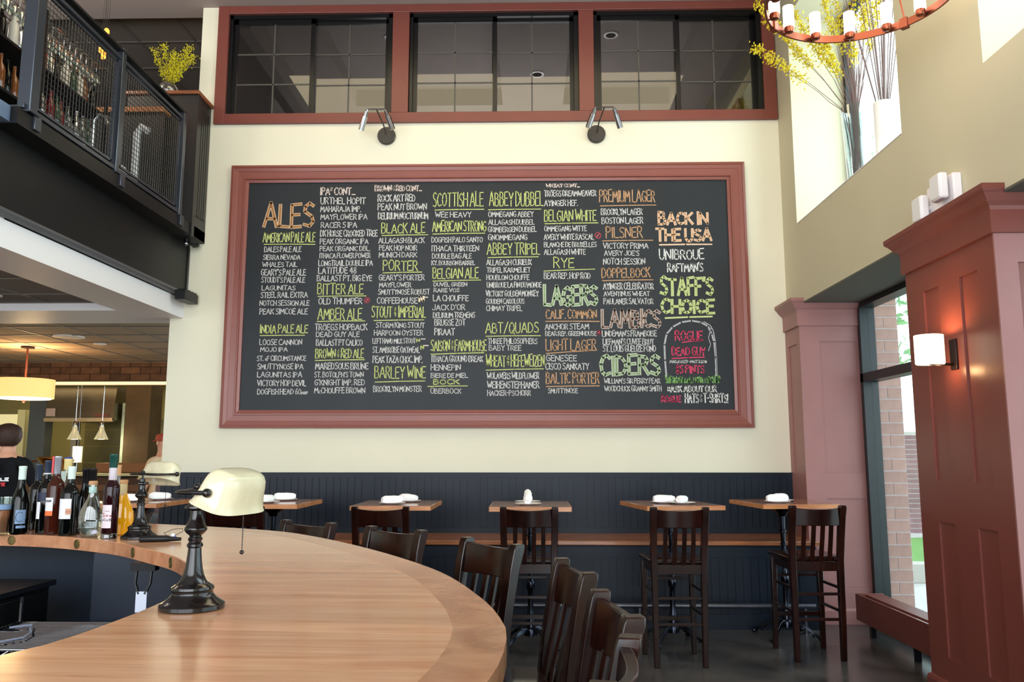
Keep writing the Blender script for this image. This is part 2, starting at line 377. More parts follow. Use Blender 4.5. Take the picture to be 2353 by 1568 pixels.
# chalk lettering: text | left, right, bottom, top in metres on the wall | colour
LINES = """ALES|-2.574,-2.074,3.581,3.852|O
AMERICAN PALE ALE|-2.568,-2.059,3.431,3.548|Y
_|-2.554,-2.059,3.424,3.421|Y
DALES PALE ALE|-2.55,-2.19,3.344,3.407|W
SIERRA NEVADA|-2.559,-2.197,3.267,3.325|W
WHALES TAIL|-2.563,-2.223,3.197,3.253|W
GEARY'S PALE ALE|-2.572,-2.139,3.113,3.183|W
STOUDT'S PALE ALE|-2.566,-2.144,3.044,3.107|W
LAGUNITAS|-2.559,-2.233,2.97,3.025|W
STEEL RAIL EXTRA|-2.567,-2.113,2.897,2.96|W
NOTCH SESSION ALE|-2.574,-2.094,2.82,2.879|W
PEAK SIMCOE ALE|-2.57,-2.108,2.737,2.801|W
INDIA PALE ALE|-2.56,-2.1,2.548,2.645|Y
_|-2.556,-2.131,2.536,2.538|Y
LOOSE CANNON|-2.559,-2.151,2.442,2.504|W
MOJO IPA|-2.548,-2.286,2.378,2.43|W
ST. oF CIRCUMSTANCE|-2.577,-2.107,2.291,2.348|W
SMUTTYNOSE IPA|-2.569,-2.132,2.211,2.272|W
LAGUNITAS IPA|-2.567,-2.14,2.135,2.195|W
VICTORY HOP DEVIL|-2.564,-2.099,2.052,2.116|W
DOGFISH HEAD 60min|-2.559,-2.083,1.974,2.035|W
IPAs CONT...|-2.028,-1.683,3.907,3.99|P
URTHEL HOPIT|-2.021,-1.581,3.815,3.89|W
MAHARAJA IMP.|-2.02,-1.624,3.739,3.805|W
MAYFLOWER IPA|-2.016,-1.561,3.661,3.724|W
RACER 5 IPA|-2.01,-1.659,3.581,3.644|W
DK HORSE CROOKED TREE|-2.015,-1.459,3.493,3.566|W
PEAK ORGANIC IPA|-2.015,-1.545,3.418,3.48|W
PEAK ORGANIC DBL.|-2.014,-1.526,3.351,3.408|W
ITHACA FLOWER POWER|-2.015,-1.521,3.28,3.338|W
LONGTRAIL DOUBLE IPA|-2.022,-1.498,3.204,3.269|W
LATITUDE 48|-2.021,-1.652,3.129,3.199|W
BALLAST PT. BIG EYE|-2.032,-1.501,3.056,3.122|W
BITTER ALE|-2.024,-1.58,2.917,3.041|Y
_|-2.017,-1.556,2.912,2.915|Y
OLD THUMPER|-2.01,-1.59,2.832,2.901|W
@|-1.572,-1.521,2.847,2.898|R
AMBER ALE|-2.014,-1.588,2.672,2.802|Y
_|-2.016,-1.561,2.67,2.674|Y
TRÖEGS HOPBACK|-2.037,-1.535,2.581,2.649|W
DEAD GUY ALE|-2.023,-1.607,2.518,2.576|W
BALLAST PT CALICO|-2.02,-1.578,2.434,2.502|W
BROWN & RED ALE|-2.023,-1.562,2.308,2.414|Y
_|-2.022,-1.555,2.297,2.304|Y
MAREDSOUS BRUNE|-2.02,-1.517,2.209,2.281|W
ST. BOTOLPH'S TOWN|-2.027,-1.559,2.134,2.194|W
G'KNIGHT IMP. RED|-2.022,-1.547,2.06,2.122|W
McCHOUFFE BROWN|-2.022,-1.541,1.984,2.046|W
BROWN & RED CONT...|-1.498,-1.038,3.941,4.007|P
ROCK ART RED|-1.466,-1.101,3.838,3.919|W
PEAK NUT BROWN|-1.464,-0.988,3.753,3.826|W
DELIRIUM NOCTURNUM|-1.459,-0.974,3.662,3.738|W
BLACK ALE|-1.425,-0.999,3.513,3.633|Y
_|-1.416,-0.974,3.504,3.51|Y
ALLAGASH BLACK|-1.45,-1.004,3.425,3.487|W
PEAK HOP NOIR|-1.442,-1.075,3.352,3.411|W
MUNICH DARK|-1.444,-1.074,3.284,3.343|W
PORTER|-1.401,-1.065,3.146,3.268|Y
_|-1.401,-1.028,3.137,3.144|Y
GEARY'S PORTER|-1.439,-0.999,3.06,3.123|W
MAYFLOWER|-1.434,-1.126,2.993,3.049|W
SMUTTYNOSE ROBUST|-1.443,-0.948,2.922,2.984|W
COFFEEHOUSE|-1.452,-1.063,2.836,2.903|W
N|-1.053,-1,2.849,2.913|B
--|-0.997,-0.964,2.884,2.915|P
STOUT & IMPERIAL|-1.5,-0.981,2.691,2.82|Y
_|-1.475,-1.001,2.677,2.682|Y
STORM KING STOUT|-1.456,-0.992,2.603,2.662|W
HARPOON OYSTER|-1.472,-1.005,2.529,2.588|W
LEFT HAND MILK STOUT|-1.484,-1.074,2.453,2.511|W
N|-1.07,-1.035,2.464,2.506|Y
--|-1.025,-0.983,2.489,2.509|P
ST. AMBROISE OATMEAL|-1.483,-1.035,2.365,2.431|W
N|-1.029,-0.996,2.391,2.443|Y
--|-0.993,-0.952,2.426,2.447|P
PEAK TAZA CHOC. IMP.|-1.479,-1.006,2.27,2.343|W
BARLEY WINE|-1.459,-0.974,2.114,2.245|Y
_|-1.452,-0.982,2.092,2.102|Y
BROOKLYN MONSTER|-1.468,-1.011,1.997,2.062|W
SCOTTISH ALE|-0.932,-0.441,3.771,3.937|Y
_|-0.91,-0.437,3.754,3.759|Y
WEE HEAVY|-0.908,-0.558,3.676,3.739|W
AMERICAN STRONG|-0.934,-0.413,3.526,3.651|Y
_|-0.927,-0.429,3.516,3.522|Y
DOGFISH PALO SANTO|-0.94,-0.446,3.429,3.491|W
ITHACA THIRTEEN|-0.939,-0.482,3.342,3.408|W
DOUBLE BAG ALE|-0.932,-0.552,3.27,3.33|W
KY. BOURBON BARREL|-0.937,-0.519,3.206,3.258|W
BELGIAN ALE|-0.925,-0.484,3.066,3.189|Y
_|-0.921,-0.465,3.055,3.064|Y
DUVEL GREEN|-0.913,-0.592,3.001,3.046|W
RARE VOS|-0.912,-0.665,2.944,2.99|W
LA CHOUFFE|-0.918,-0.578,2.858,2.925|W
JACK D'OR|-0.924,-0.61,2.771,2.833|W
DELIRIUM TREMENS|-0.916,-0.516,2.697,2.758|W
BRUGSE ZOT|-0.901,-0.606,2.622,2.692|W
PIRAAT|-0.9,-0.706,2.531,2.605|W
SAISON & FARMHOUSE|-0.933,-0.404,2.37,2.494|Y
_|-0.93,-0.431,2.353,2.367|Y
ITHACA GROUND BREAK|-0.924,-0.438,2.277,2.344|W
HENNEPIN|-0.93,-0.647,2.199,2.261|W
BIERE DE MIEL|-0.929,-0.579,2.127,2.179|W
BOCK|-0.905,-0.657,2.062,2.12|Y
_|-0.956,-0.584,2.05,2.055|Y
ÜBERBOCK|-0.929,-0.639,1.98,2.037|W
ABBEY DUBBEL|-0.389,0.136,3.772,3.94|Y
_|-0.396,0.111,3.753,3.757|Y
OMMEGANG ABBEY|-0.396,0.04,3.677,3.739|W
ALLAGASH DUBBEL|-0.395,0.05,3.6,3.66|W
GRIMBERGEN DUBBEL|-0.399,0.07,3.528,3.59|W
GNOMMEGANG|-0.398,-0.019,3.448,3.514|W
ABBEY TRIPEL|-0.408,0.102,3.297,3.431|Y
_|-0.398,0.083,3.282,3.287|Y
ALLAGASH CURIEUX|-0.412,0.02,3.203,3.268|W
TRIPEL KARMELIET|-0.41,0.01,3.132,3.19|W
HOUBLON CHOUFFE|-0.411,-0.001,3.06,3.118|W
UNIBROUE LA FIN DU MONDE|-0.407,0.114,2.985,3.046|W
VICTORY GOLDEN MONKEY|-0.416,0.086,2.9,2.965|W
GOUDEN CAROLOUS|-0.416,-0.048,2.829,2.888|W
CHIMAY TRIPEL|-0.413,-0.068,2.762,2.822|W
ABT/QUADS|-0.419,0.085,2.54,2.662|Y
_|-0.412,0.101,2.523,2.527|Y
THREE PHILOSOPHERS|-0.395,0.073,2.446,2.508|W
BABY TREE|-0.386,-0.079,2.383,2.441|W
WHEAT & HEFEWEIZEN|-0.413,0.138,2.221,2.354|Y
_|-0.411,0.127,2.202,2.214|Y
WOLAVERS WILDFLOWER|-0.403,0.088,2.116,2.185|W
WEIHENSTEPHANER|-0.4,0.089,2.028,2.103|W
HACKER-PSCHORR|-0.398,0.009,1.959,2.019|W
WHEAT CONT...|0.16,0.488,3.969,4.011|P
TRÖEGS DREAMWEAVER|0.142,0.645,3.878,3.947|W
AYINGER HEF.|0.142,0.467,3.783,3.85|W
BELGIAN WHITE|0.141,0.643,3.623,3.754|Y
_|0.148,0.658,3.611,3.617|Y
OMMEGANG WITTE|0.141,0.549,3.532,3.594|W
AVERY WHITE RASCAL|0.137,0.618,3.449,3.514|W
@|0.625,0.683,3.464,3.524|R
BLANCHE DE BRUXELLES|0.137,0.641,3.377,3.435|W
ALLAGASH WHITE|0.137,0.536,3.304,3.366|W
RYE|0.227,0.426,3.164,3.285|Y
_|0.136,0.62,3.148,3.165|Y
BEAR REP. HOP ROD|0.135,0.578,3.069,3.137|W
LAGERS|0.13,0.644,2.802,3.027|G
CALIF. COMMON|0.15,0.633,2.676,2.782|T
_|0.15,0.655,2.663,2.661|T
ANCHOR STEAM|0.142,0.558,2.582,2.646|W
BEAR REP. GREENHOUSE|0.145,0.629,2.521,2.573|W
@|0.631,0.669,2.53,2.58|R
LIGHT LAGER|0.148,0.625,2.372,2.499|T
_|0.155,0.628,2.358,2.388|T
GENESEE|0.15,0.441,2.282,2.349|W
CISCO SANKATY|0.144,0.553,2.202,2.273|W
BALTIC PORTER|0.149,0.648,2.061,2.187|T
_|0.153,0.646,2.047,2.053|T
SMUTTYNOSE|0.167,0.448,1.981,2.036|W
PREMIUM LAGER|0.672,1.207,3.807,3.949|T
_|0.682,1.213,3.784,3.79|T
BROOKLYN LAGER|0.685,1.084,3.69,3.761|W
BOSTON LAGER|0.69,1.089,3.603,3.674|W
PILSNER|0.729,1.08,3.454,3.585|T
_|0.696,1.176,3.439,3.443|T
VICTORY PRIMA|0.701,1.131,3.359,3.425|W
AVERY JOE'S|0.709,1.045,3.29,3.349|W
NOTCH SESSION|0.7,1.099,3.204,3.273|W
DOPPELBOCK|0.682,1.145,3.067,3.182|T
_|0.691,1.167,3.052,3.059|T
AYINGER CELEBRATOR|0.695,1.173,2.963,3.036|W
AVENTINUS WHEAT|0.699,1.135,2.899,2.954|W
PAULANER SALVATOR|0.697,1.167,2.821,2.886|W
LAMBICS|0.675,1.233,2.587,2.785|L
LINDEMAN'S FRAMBOISE|0.678,1.192,2.513,2.578|W
LIEFMAN'S CUVEE BRUT|0.684,1.165,2.435,2.5|W
ST. LOUIS GUEUZE FOND|0.683,1.181,2.369,2.438|W
CIDERS|0.651,1.217,2.139,2.357|G
WILLIAM'S SIR PERRY PEAR|0.69,1.214,2.071,2.128|W
WOODCHUCK GRANNY SMITH|0.692,1.223,1.998,2.058|W
BACK IN|1.228,1.71,3.584,3.727|S
THE USA|1.202,1.737,3.421,3.566|S
=|1.238,1.732,3.398,3.4|S
UNIBROUE|1.231,1.657,3.25,3.364|V
RAFTMAN'S|1.305,1.645,3.129,3.225|V
STAFF'S|1.23,1.736,2.897,3.096|H
CHOICE|1.236,1.744,2.725,2.883|H
=|1.275,1.712,2.691,2.704|H
ROGUE|1.36,1.621,2.467,2.579|K
_|1.426,1.622,2.46,2.48|K
DEAD GUY|1.325,1.639,2.323,2.422|K
_|1.327,1.627,2.308,2.319|K
MAR.10.1957 · MAY 2.2011|1.304,1.649,2.262,2.297|W
$5 PINTS|1.359,1.625,2.157,2.249|K
*ASK ABOUT OUR|1.276,1.733,1.989,2.057|V
ROGUE|1.219,1.402,1.892,1.964|K
HATS & T-SHIRTS!|1.435,1.836,1.889,1.985|V"""
TOMB = [(1.272, 2.116), (1.262, 2.291), (1.26, 2.437), (1.283, 2.54), (1.342, 2.607), (1.424, 2.651), (1.519, 2.665), (1.605, 2.65), (1.67, 2.613), (1.703, 2.539), (1.723, 2.465), (1.732, 2.319), (1.734, 2.144)]
TOMB2 = [(1.635, 2.654), (1.692, 2.62), (1.719, 2.568), (1.734, 2.465), (1.741, 2.29), (1.742, 2.144)]
GRASS = [(1.268, 2.08), (1.757, 2.079)]
# ------------------------------------------------------------------ upstairs window band
b = MB(); y0 = D - .035
b.box(-3.10, -2.992, y0, D + .02, 4.634, 5.866); b.box(2.285, 2.405, y0, D + .02, 4.634, 5.866)
b.box(-2.992, 2.285, y0, D + .02, 5.785, 5.866); b.box(-2.992, 2.285, y0, D + .02, 4.634, 4.736)
b.box(-1.350, -1.186, y0, D + .02, 4.736, 5.785); b.box(.490, .637, y0, D + .02, 4.736, 5.785)
struct(b.build('trim_window_band', RED, smooth=0, bevel=.004))
BLK = mat('black_window_frame', (10, 10, 12), .3)
MUNT = mat('grey_muntin', (78, 74, 68), .5)
for i, (a, c) in enumerate(((-2.992, -1.350), (-1.186, .490), (.637, 2.285))):
    w = struct(bpy.data.objects.new('window_%d' % (i + 1), None)); C.objects.link(w)
    f = MB(); f.box(a, a + .035, D, D + .12, 4.736, 5.785); f.box(c - .045, c, D, D + .12, 4.736, 5.785)
    f.box(a, c, D, D + .12, 5.745, 5.785); f.box(a, c, D, D + .12, 4.736, 4.75); f.build('window_frame', BLK, w, smooth=0)
    mid = (a + c) / 2
    for k, (p, q, yy, fw) in enumerate(((a + .035, mid + .03, D + .03, .042), (mid - .02, c - .045, D + .075, .022))):
        s = MB(); zt = 5.745; zb = 4.75
        s.box(p, p + fw, yy, yy + .03, zb, zt); s.box(q - .04, q, yy, yy + .03, zb, zt); s.box(p, q, yy, yy + .03, zt - fw, zt); s.box(p, q, yy, yy + .03, zb, zb + .012)
        so = s.build('sash', BLK, w, smooth=0)
        MB().box(p + fw, q - .04, yy + .012, yy + .018, zb + .012, zt - fw).build('pane', DGLASS, so, smooth=0)
        gx = (p + fw + q - .04) / 2; h = (zt - fw - zb)
        MB().box(gx - .007, gx + .007, yy + .009, yy + .021, zb + .01, zt - fw).build('muntin', MUNT, so, smooth=0)
        for r in (1, 2): MB().box(p + fw, q - .04, yy + .009, yy + .021, zb + h * r / 3 - .007, zb + h * r / 3 + .007).build('muntin', MUNT, so, smooth=0)
# the room behind those windows
RW = mat('back_room_wall', (196, 186, 140), .8); RC = mat('back_room_ceiling', (128, 120, 116), .9, noise=.05, nscale=3)
b = MB(); b.box(-3.22, -3.0, D + .2, 12.2, 3.5, 5.75); b.box(2.5, 2.9, D + .2, 12.2, 3.5, 5.75); b.box(-3.2, 2.9, 12.1, 12.3, 3.5, 6.3); b.box(-3.3, 2.9, D + .2, 12.1, 3.4, 3.5)
struct(b.build('wall_back_room', RW, smooth=0))
b = MB(); b.box(-3.2, 2.9, D + .2, 12.2, 6.25, 6.3); b.box(-3.2, -2.3, D + .2, 12.2, 6.02, 6.25); b.box(1.85, 2.9, D + .2, 12.2, 6.02, 6.25)
b.box(-2.3, 1.85, 10.4, 12.2, 6.02, 6.25); b.box(-2.3, 1.85, D + .2, 8.15, 6.02, 6.25); b.box(-.35, .45, 8.15, 10.4, 6.02, 6.25)
struct(b.build('ceiling_back_room', RC, smooth=0))
b = MB(); b.box(-3.0, -2.86, D + .2, 12.1, 5.75, 6.02); b.box(2.36, 2.5, D + .2, 12.1, 5.75, 6.02)
struct(b.build('trim_crown_moulding', mat('grey_crown', (108, 104, 98), .5), smooth=0))
struct(MB().box(2.44, 2.5, 9.2, 10.3, 3.5, 5.55).build('door_1', mat('back_room_door', (150, 104, 56), .5), smooth=0))
struct(MB().box(-3.0, -2.94, 8.9, 9.8, 3.5, 5.5).build('door_2', mat('back_room_door_grey', (96, 94, 90), .5), smooth=0))
area_light('back_room_fill', (-.3, 10.6, 4.2), (radians(180), 0, 0), 3.5, 2.0, 170, (.95, .95, 1))  # added fill facing up, brightens the room behind the windows
for i, (x, y, z) in enumerate(((-1.6, 9.0, 6.25), (.95, 9.0, 6.25), (.1, 9.5, 6.02))):
    t = thing('recessed_light', ['round recessed ceiling light seen through the left upstairs window', 'round recessed ceiling light seen through the right upstairs window', 'round recessed ceiling light seen at the edge of the middle upstairs window'][i], 'light', (x, y, z), 0, 'recessed lights in the back room')
    MB().lathe([(.085, 0), (.085, -.012), (.06, -.014)], seg=20).build('trim_ring', WHITEP, t)
    MB().lathe([(.058, -.0145), (.02, -.0145), (.0001, -.0145)], seg=16).build('lamp_eye', BLACKP, t)

# ------------------------------------------------------------------ chalkboard
t = thing('chalkboard', 'huge black chalkboard beer menu in a wide oxblood moulded frame', 'chalkboard', (-.42, D, 1.66))
ox, oz = .42, -1.66
def frect(mb, x0, x1, z0, z1, w, ya, yb):
    mb.box(x0 + ox, x0 + w + ox, ya, yb, z0 + oz, z1 + oz); mb.box(x1 - w + ox, x1 + ox, ya, yb, z0 + oz, z1 + oz)
    mb.box(x0 + w + ox, x1 - w + ox, ya, yb, z1 - w + oz, z1 + oz); mb.box(x0 + w + ox, x1 - w + ox, ya, yb, z0 + oz, z0 + w + oz)
def mitre(x0, x1, z0, z1, w, prof, name, m):
    """mitred moulding: prof = [(inset, projection)] from outside edge inwards"""
    rings = []
    for ins, pr in prof:
        rings.append([(x0 + ins + ox, -pr, z0 + ins + oz), (x1 - ins + ox, -pr, z0 + ins + oz), (x1 - ins + ox, -pr, z1 - ins + oz), (x0 + ins + ox, -pr, z1 - ins + oz)])
    o = MB().loft(rings, cap=False).build(name, m, t, smooth=0, fix=False); return o
mitre(-2.888, 2.058, 1.664, 4.20, .16, [(0, 0), (0, .052), (.022, .055), (.026, .048), (.060, .042), (.064, .038), (.118, .034), (.122, .040), (.134, .040), (.140, .026), (.166, .020), (.166, .004)], 'frame', mat('frame_paint', (132, 74, 64), .33, spec=.5, noise=.04, nscale=5))
MB().box(-2.735 + ox, 1.905 + ox, -.006, .0, 1.82 + oz, 4.045 + oz).build('slate', SLATE, t, smooth=0)
GL = {}
def G(ch, w, s): GL[ch] = (w, [[tuple(float(q) for q in p.split(',')) for p in st.split()] for st in s.split('|')])
G('A', .72, '0,0 .36,1 .72,0|.14,.33 .6,.33'); G('B', .58, '0,0 0,1 .4,.95 .48,.76 .36,.56 0,.52|.36,.56 .56,.4 .54,.14 .38,0 0,0')
G('C', .6, '.6,.86 .4,1 .16,.9 0,.55 .08,.18 .3,0 .6,.12'); G('D', .62, '0,0 0,1 .34,.92 .58,.66 .6,.36 .42,.08 0,0'); G('E', .52, '.52,1 0,.97 0,0 .52,.02|0,.52 .42,.54')
G('F', .5, '.5,1 0,.97 0,0|0,.52 .4,.54'); G('G', .64, '.58,.88 .36,1 .1,.84 0,.48 .12,.1 .38,0 .62,.14 .62,.46 .36,.46'); G('H', .6, '0,0 0,1|.6,0 .6,1|0,.5 .6,.52')
G('I', .1, '.05,0 .05,1'); G('J', .5, '.5,1 .48,.2 .3,0 .08,.04 0,.22'); G('K', .6, '0,0 0,1|.56,1 0,.44|.18,.56 .6,0'); G('L', .5, '0,1 0,.03 .5,0')
G('M', .78, '0,0 .08,1 .39,.3 .7,1 .78,0'); G('N', .64, '0,0 0,1 .62,.02 .62,1'); G('O', .66, '.33,1 .1,.86 0,.5 .1,.12 .33,0 .56,.12 .66,.5 .56,.86 .33,1'); G('P', .54, '0,0 0,1 .4,.96 .54,.76 .42,.54 0,.48')
G('Q', .66, '.33,1 .1,.86 0,.5 .1,.12 .33,0 .56,.12 .66,.5 .56,.86 .33,1|.4,.24 .68,-.08'); G('R', .58, '0,0 0,1 .4,.96 .52,.76 .4,.54 0,.48|.22,.5 .58,0'); G('S', .54, '.52,.88 .3,1 .06,.86 .06,.64 .46,.42 .54,.2 .34,0 0,.1')
G('T', .62, '0,1 .62,.98|.31,1 .31,0'); G('U', .6, '0,1 0,.26 .16,.02 .42,.02 .58,.26 .6,1'); G('V', .66, '0,1 .32,0 .66,1'); G('W', .9, '0,1 .22,0 .45,.72 .68,0 .9,1'); G('X', .6, '0,0 .6,1|0,1 .6,0'); G('Y', .6, '0,1 .3,.5 .6,1|.3,.5 .3,0'); G('Z', .58, '0,1 .58,1 0,0 .58,.02')
G('0', .56, '.28,1 .06,.8 0,.45 .1,.1 .28,0 .48,.12 .56,.5 .48,.85 .28,1'); G('1', .14, '0,.8 .1,1 .1,0'); G('2', .52, '.02,.8 .2,1 .44,.9 .46,.64 0,0 .52,.02'); G('4', .56, '.42,0 .42,1 0,.34 .56,.34'); G('5', .52, '.5,1 .08,.98 .05,.58 .34,.6 .52,.34 .38,.04 0,.06')
G('6', .52, '.42,1 .1,.66 0,.3 .14,.02 .4,.04 .5,.3 .34,.5 .06,.4'); G('7', .5, '0,1 .5,.98 .16,0'); G('8', .52, '.26,.54 .04,.74 .12,.96 .38,.98 .48,.76 .26,.54 0,.28 .1,.02 .4,.02 .52,.28 .26,.54'); G('9', .5, '.46,.6 .2,.5 .02,.7 .16,.98 .44,.94 .46,.6 .36,0')
G('.', .08, '.0,.0 .07,.05'); G('-', .34, '0,.5 .34,.52'); G("'", .08, '.07,1.05 .0,.84'); G('/', .5, '0,-.05 .5,1.05'); G('!', .1, '.08,1 .04,.28|.03,.04 .06,.0'); G('·', .1, '.0,.5 .08,.5'); G('*', .44, '.04,.2 .4,.76|.4,.2 .04,.76|0,.48 .44,.48')
G('$', .5, '.48,.82 .24,.92 .04,.76 .1,.56 .42,.42 .46,.2 .24,.06 0,.16|.25,1.08 .22,-.1'); G('&', .34, '.28,.7 .1,.74 .04,.6 .22,.5 .02,.38 .1,.22 .32,.26|.2,.84 .18,.12'); G('o', .34, '.17,.5 .02,.26 .17,.02 .32,.26 .17,.5'); G('s', .26, '.26,1 .06,.98 .05,.84 .24,.76 .2,.62 0,.62')
G('m', .5, '0,0 .03,.5 .24,.1 .45,.5 .5,0'); G('i', .1, '.05,0 .05,.46'); G('n', .36, '0,0 0,.5 .34,.02 .34,.5'); G('c', .36, '.34,.5 .1,.46 0,.26 .1,.04 .36,.04'); G('Ö', .66, '.33,.9 .1,.76 0,.45 .1,.12 .33,0 .56,.12 .66,.45 .56,.76 .33,.9|.16,1.04 .22,1.06|.44,1.04 .5,1.06'); G('Ü', .6, '0,.9 0,.26 .16,.02 .42,.02 .58,.26 .6,.9|.14,1.04 .2,1.06|.42,1.04 .48,1.06')
def chalk(name, rgb, solid=.5):
    m = mat(name, rgb, .9, spec=.05); n, l = m.node_tree.nodes, m.node_tree.links; b = n['Principled BSDF']
    tc = n.new('ShaderNodeTexCoord'); tx = n.new('ShaderNodeTexNoise'); tx.inputs['Scale'].default_value = 160; tx.inputs['Detail'].default_value = 2; l.new(tc.outputs['Object'], tx.inputs[0])
    r = n.new('ShaderNodeMapRange'); r.inputs[1].default_value = .35; r.inputs[2].default_value = .6; r.inputs[3].default_value = solid; r.inputs[4].default_value = 1; l.new(tx.outputs[0], r.inputs[0])
    v = n.new('ShaderNodeMix'); v.data_type = 'RGBA'; v.inputs[6].default_value = (*lin((34, 38, 42)), 1); v.inputs[7].default_value = (*lin(rgb), 1); l.new(r.outputs[0], v.inputs[0]); l.new(v.outputs[2], b.inputs['Base Color']); return m
CH = dict(W=((226, 224, 222), .0085), V=((230, 230, 226), .011), P=((232, 214, 206), .010), Y=((218, 226, 142), .0088), T=((212, 166, 126), .010), R=((224, 100, 116), .009), K=((226, 80, 114), .011), B=((240, 222, 190), .018),
          O=((226, 196, 160), .032), G=((216, 226, 196), .032), L=((216, 200, 190), .028), H=((214, 224, 160), .026), S=((240, 206, 176), .024))
INNER = dict(O=(174, 122, 78), G=(150, 172, 134), L=(146, 122, 110), H=(196, 212, 140), S=(226, 178, 140))
rl = random.Random(11)
def ribbon(mb, pts, w, y):
    for p, q in zip(pts, pts[1:]):
        dx, dz = q[0] - p[0], q[1] - p[1]; L = hypot(dx, dz) or 1e-6; ux, uz = dx / L, dz / L; e = w * .32
        nx, nz = -uz * w / 2, ux * w / 2; a = (p[0] - ux * e, p[1] - uz * e); c = (q[0] + ux * e, q[1] + uz * e)
        wj = 1 + rl.uniform(-.12, .12)
        mb.add([(a[0] + nx, y, a[1] + nz), (a[0] - nx, y, a[1] - nz), (c[0] - nx * wj, y, c[1] - nz * wj), (c[0] + nx * wj, y, c[1] + nz * wj)], [(0, 1, 2, 3)])
def strokes(txt, x0, x1, z0, z1):
    h = z1 - z0; gap = .17; W_ = 0; lay = []
    first = True
    for wd in txt.split(' '):
        if not first: W_ += .26
        first = False
        for j, ch in enumerate(wd):
            w, st = GL.get(ch, GL['I']); lay.append((W_, st, j == 0)); W_ += w + gap
    W_ -= gap; sx = (x1 - x0) / max(W_, .01); out = []
    for X, st, big in lay:
        k = 1.0 if big else rl.uniform(.88, 1.0); dz = rl.uniform(-.02, .05)
        for s_ in st:
            out.append([(x0 + (X + px) * sx + rl.uniform(-.008, .008) * h, z0 + (pz * k + dz) * h + rl.uniform(-.012, .012) * h) for px, pz in s_])
    return out
NCH = {}
for ln in LINES.split('\n'):
    txt, nums, k = ln.split('|'); x0, x1, z0, z1 = [float(v) for v in nums.split(',')]
    rgb, w = CH[k]; m = chalk('chalk_' + {'W': 'white', 'V': 'bright_white', 'P': 'pinkish_white', 'Y': 'lime', 'T': 'tan', 'R': 'coral', 'K': 'pink', 'B': 'cream', 'O': 'outline_tan', 'G': 'outline_green', 'L': 'outline_mauve', 'H': 'pale_lime', 'S': 'peach'}[k], rgb, .45 if k in 'WYT' else .6)
    mats = [m]; mb = MB(); x0 += ox; x1 += ox; z0 += oz; z1 += oz
    if txt in '_=':
        ribbon(mb, [(x0, z0), ((x0 + x1) / 2, (z0 + z1) / 2 + .002), (x1, z1)], w * (.9 if txt == '_' else 1.0) * (1 if k not in 'SH' else .6), -.0068)
        mb.build('chalk_underline', m, t, smooth=0); continue
    if txt == '@':
        cx, cz, r = (x0 + x1) / 2, (z0 + z1) / 2, (x1 - x0) / 2.1
        ribbon(mb, [(cx + r * cos(a * pi / 7), cz + r * sin(a * pi / 7)) for a in range(15)], w, -.0068); ribbon(mb, [(cx - r * .6, cz - r * .7), (cx + r * .6, cz + r * .7)], w, -.0068)
        mb.build('chalk_mark', m, t, smooth=0); continue
    if k in 'YTK': z0 += .07 * (z1 - z0)
    st = strokes(txt, x0 + w / 3, x1 - w / 3, z0 + w / 2, z1 - w / 2)
    if k in 'WY': w *= min(1.15, max(.8, (z1 - z0) / .075)) if k == 'W' else 1
    for s_ in st: ribbon(mb, s_, w, -.0068)
    if k in INNER:
        mb.cur = 1; mats.append(chalk('chalk_fill_' + k.lower(), INNER[k], .6))
        for s_ in st: ribbon(mb, s_, w * .55, -.0076)
    mb.build('lettering', mats, t, smooth=0)
mb = MB(); ribbon(mb, [(a + ox, c + oz) for a, c in TOMB], .016, -.0068); ribbon(mb, [(a + ox, c + oz) for a, c in TOMB2], .009, -.0068)
ribbon(mb, [(1.70 + ox, 2.60 + oz), (1.672 + ox, 2.50 + oz), (1.69 + ox, 2.44 + oz), (1.668 + ox, 2.38 + oz)], .007, -.0068)
mb.build('chalk_gravestone', CH and chalk('chalk_grey', (200, 200, 204), .3), t, smooth=0)
mb = MB()
for i in range(110):
    x = rl.uniform(1.262, 1.760); e = abs(x - 1.51) / .25; hh = rl.uniform(.02, .05) + .05 * max(0, e - .6)
    ribbon(mb, [(x + ox, 2.078 + oz), (x + rl.uniform(-.012, .012) + ox, 2.09 + hh + oz)], .005, -.0072)
mb.build('chalk_grass', chalk('chalk_grass_green', (150, 206, 120), .5), t, smooth=0)

# ------------------------------------------------------------------ twin spot wall lights
for i, (x, lab) in enumerate(((-1.391, 'twin spot wall light above chalkboard, left of the two'), (.652, 'twin spot wall light above chalkboard, right of the two'))):
    t = thing('wall_spotlight', lab, 'wall light', (x, D, 4.50), 0, 'twin spot lights above the chalkboard')
    GM = mat('gunmetal', (66, 62, 58), .35, metal=.3)
    R = Matrix.Rotation(radians(90), 4, 'X')
    MB().lathe([(.088, 0), (.088, .03), (.082, .036), (.02, .038)], seg=28, M=R).build('wall_plate', GM, t)
    sgn = -1 if i == 0 else 1
    top = Vector((sgn * .06, -.26, .17))
    MB().tube([(0, -.03, 0), (sgn * .02, -.10, .09), top], .007, 8).build('arm', GM, t)
    MB().tube([top + Vector((-.085, 0, 0)), top + Vector((.085, 0, 0))], .007, 8).build('crossbar', GM, t)
    for s_ in (-1, 1):
        p = top + Vector((s_ * .085, 0, 0)); dr = Vector((s_ * .055, .02 if s_ != sgn else .05, -.15)).normalized()
        hd = MB().tube([p, p + dr * .02, p + dr * .022, p + dr * .07, p + dr * .072, p + dr * .205], [.008, .013, .018, .018, .026, .027], 16).build('spot_head', CHROME if s_ < 0 and i == 0 else mat('brushed_gunmetal', (120, 118, 120), .25, metal=.9), t)
        rg = MB()
        for k in range(5): rg.tube([p + dr * (.026 + .009 * k), p + dr * (.030 + .009 * k)], .0185, 14)
        rg.build('cooling_fins', GM, hd)

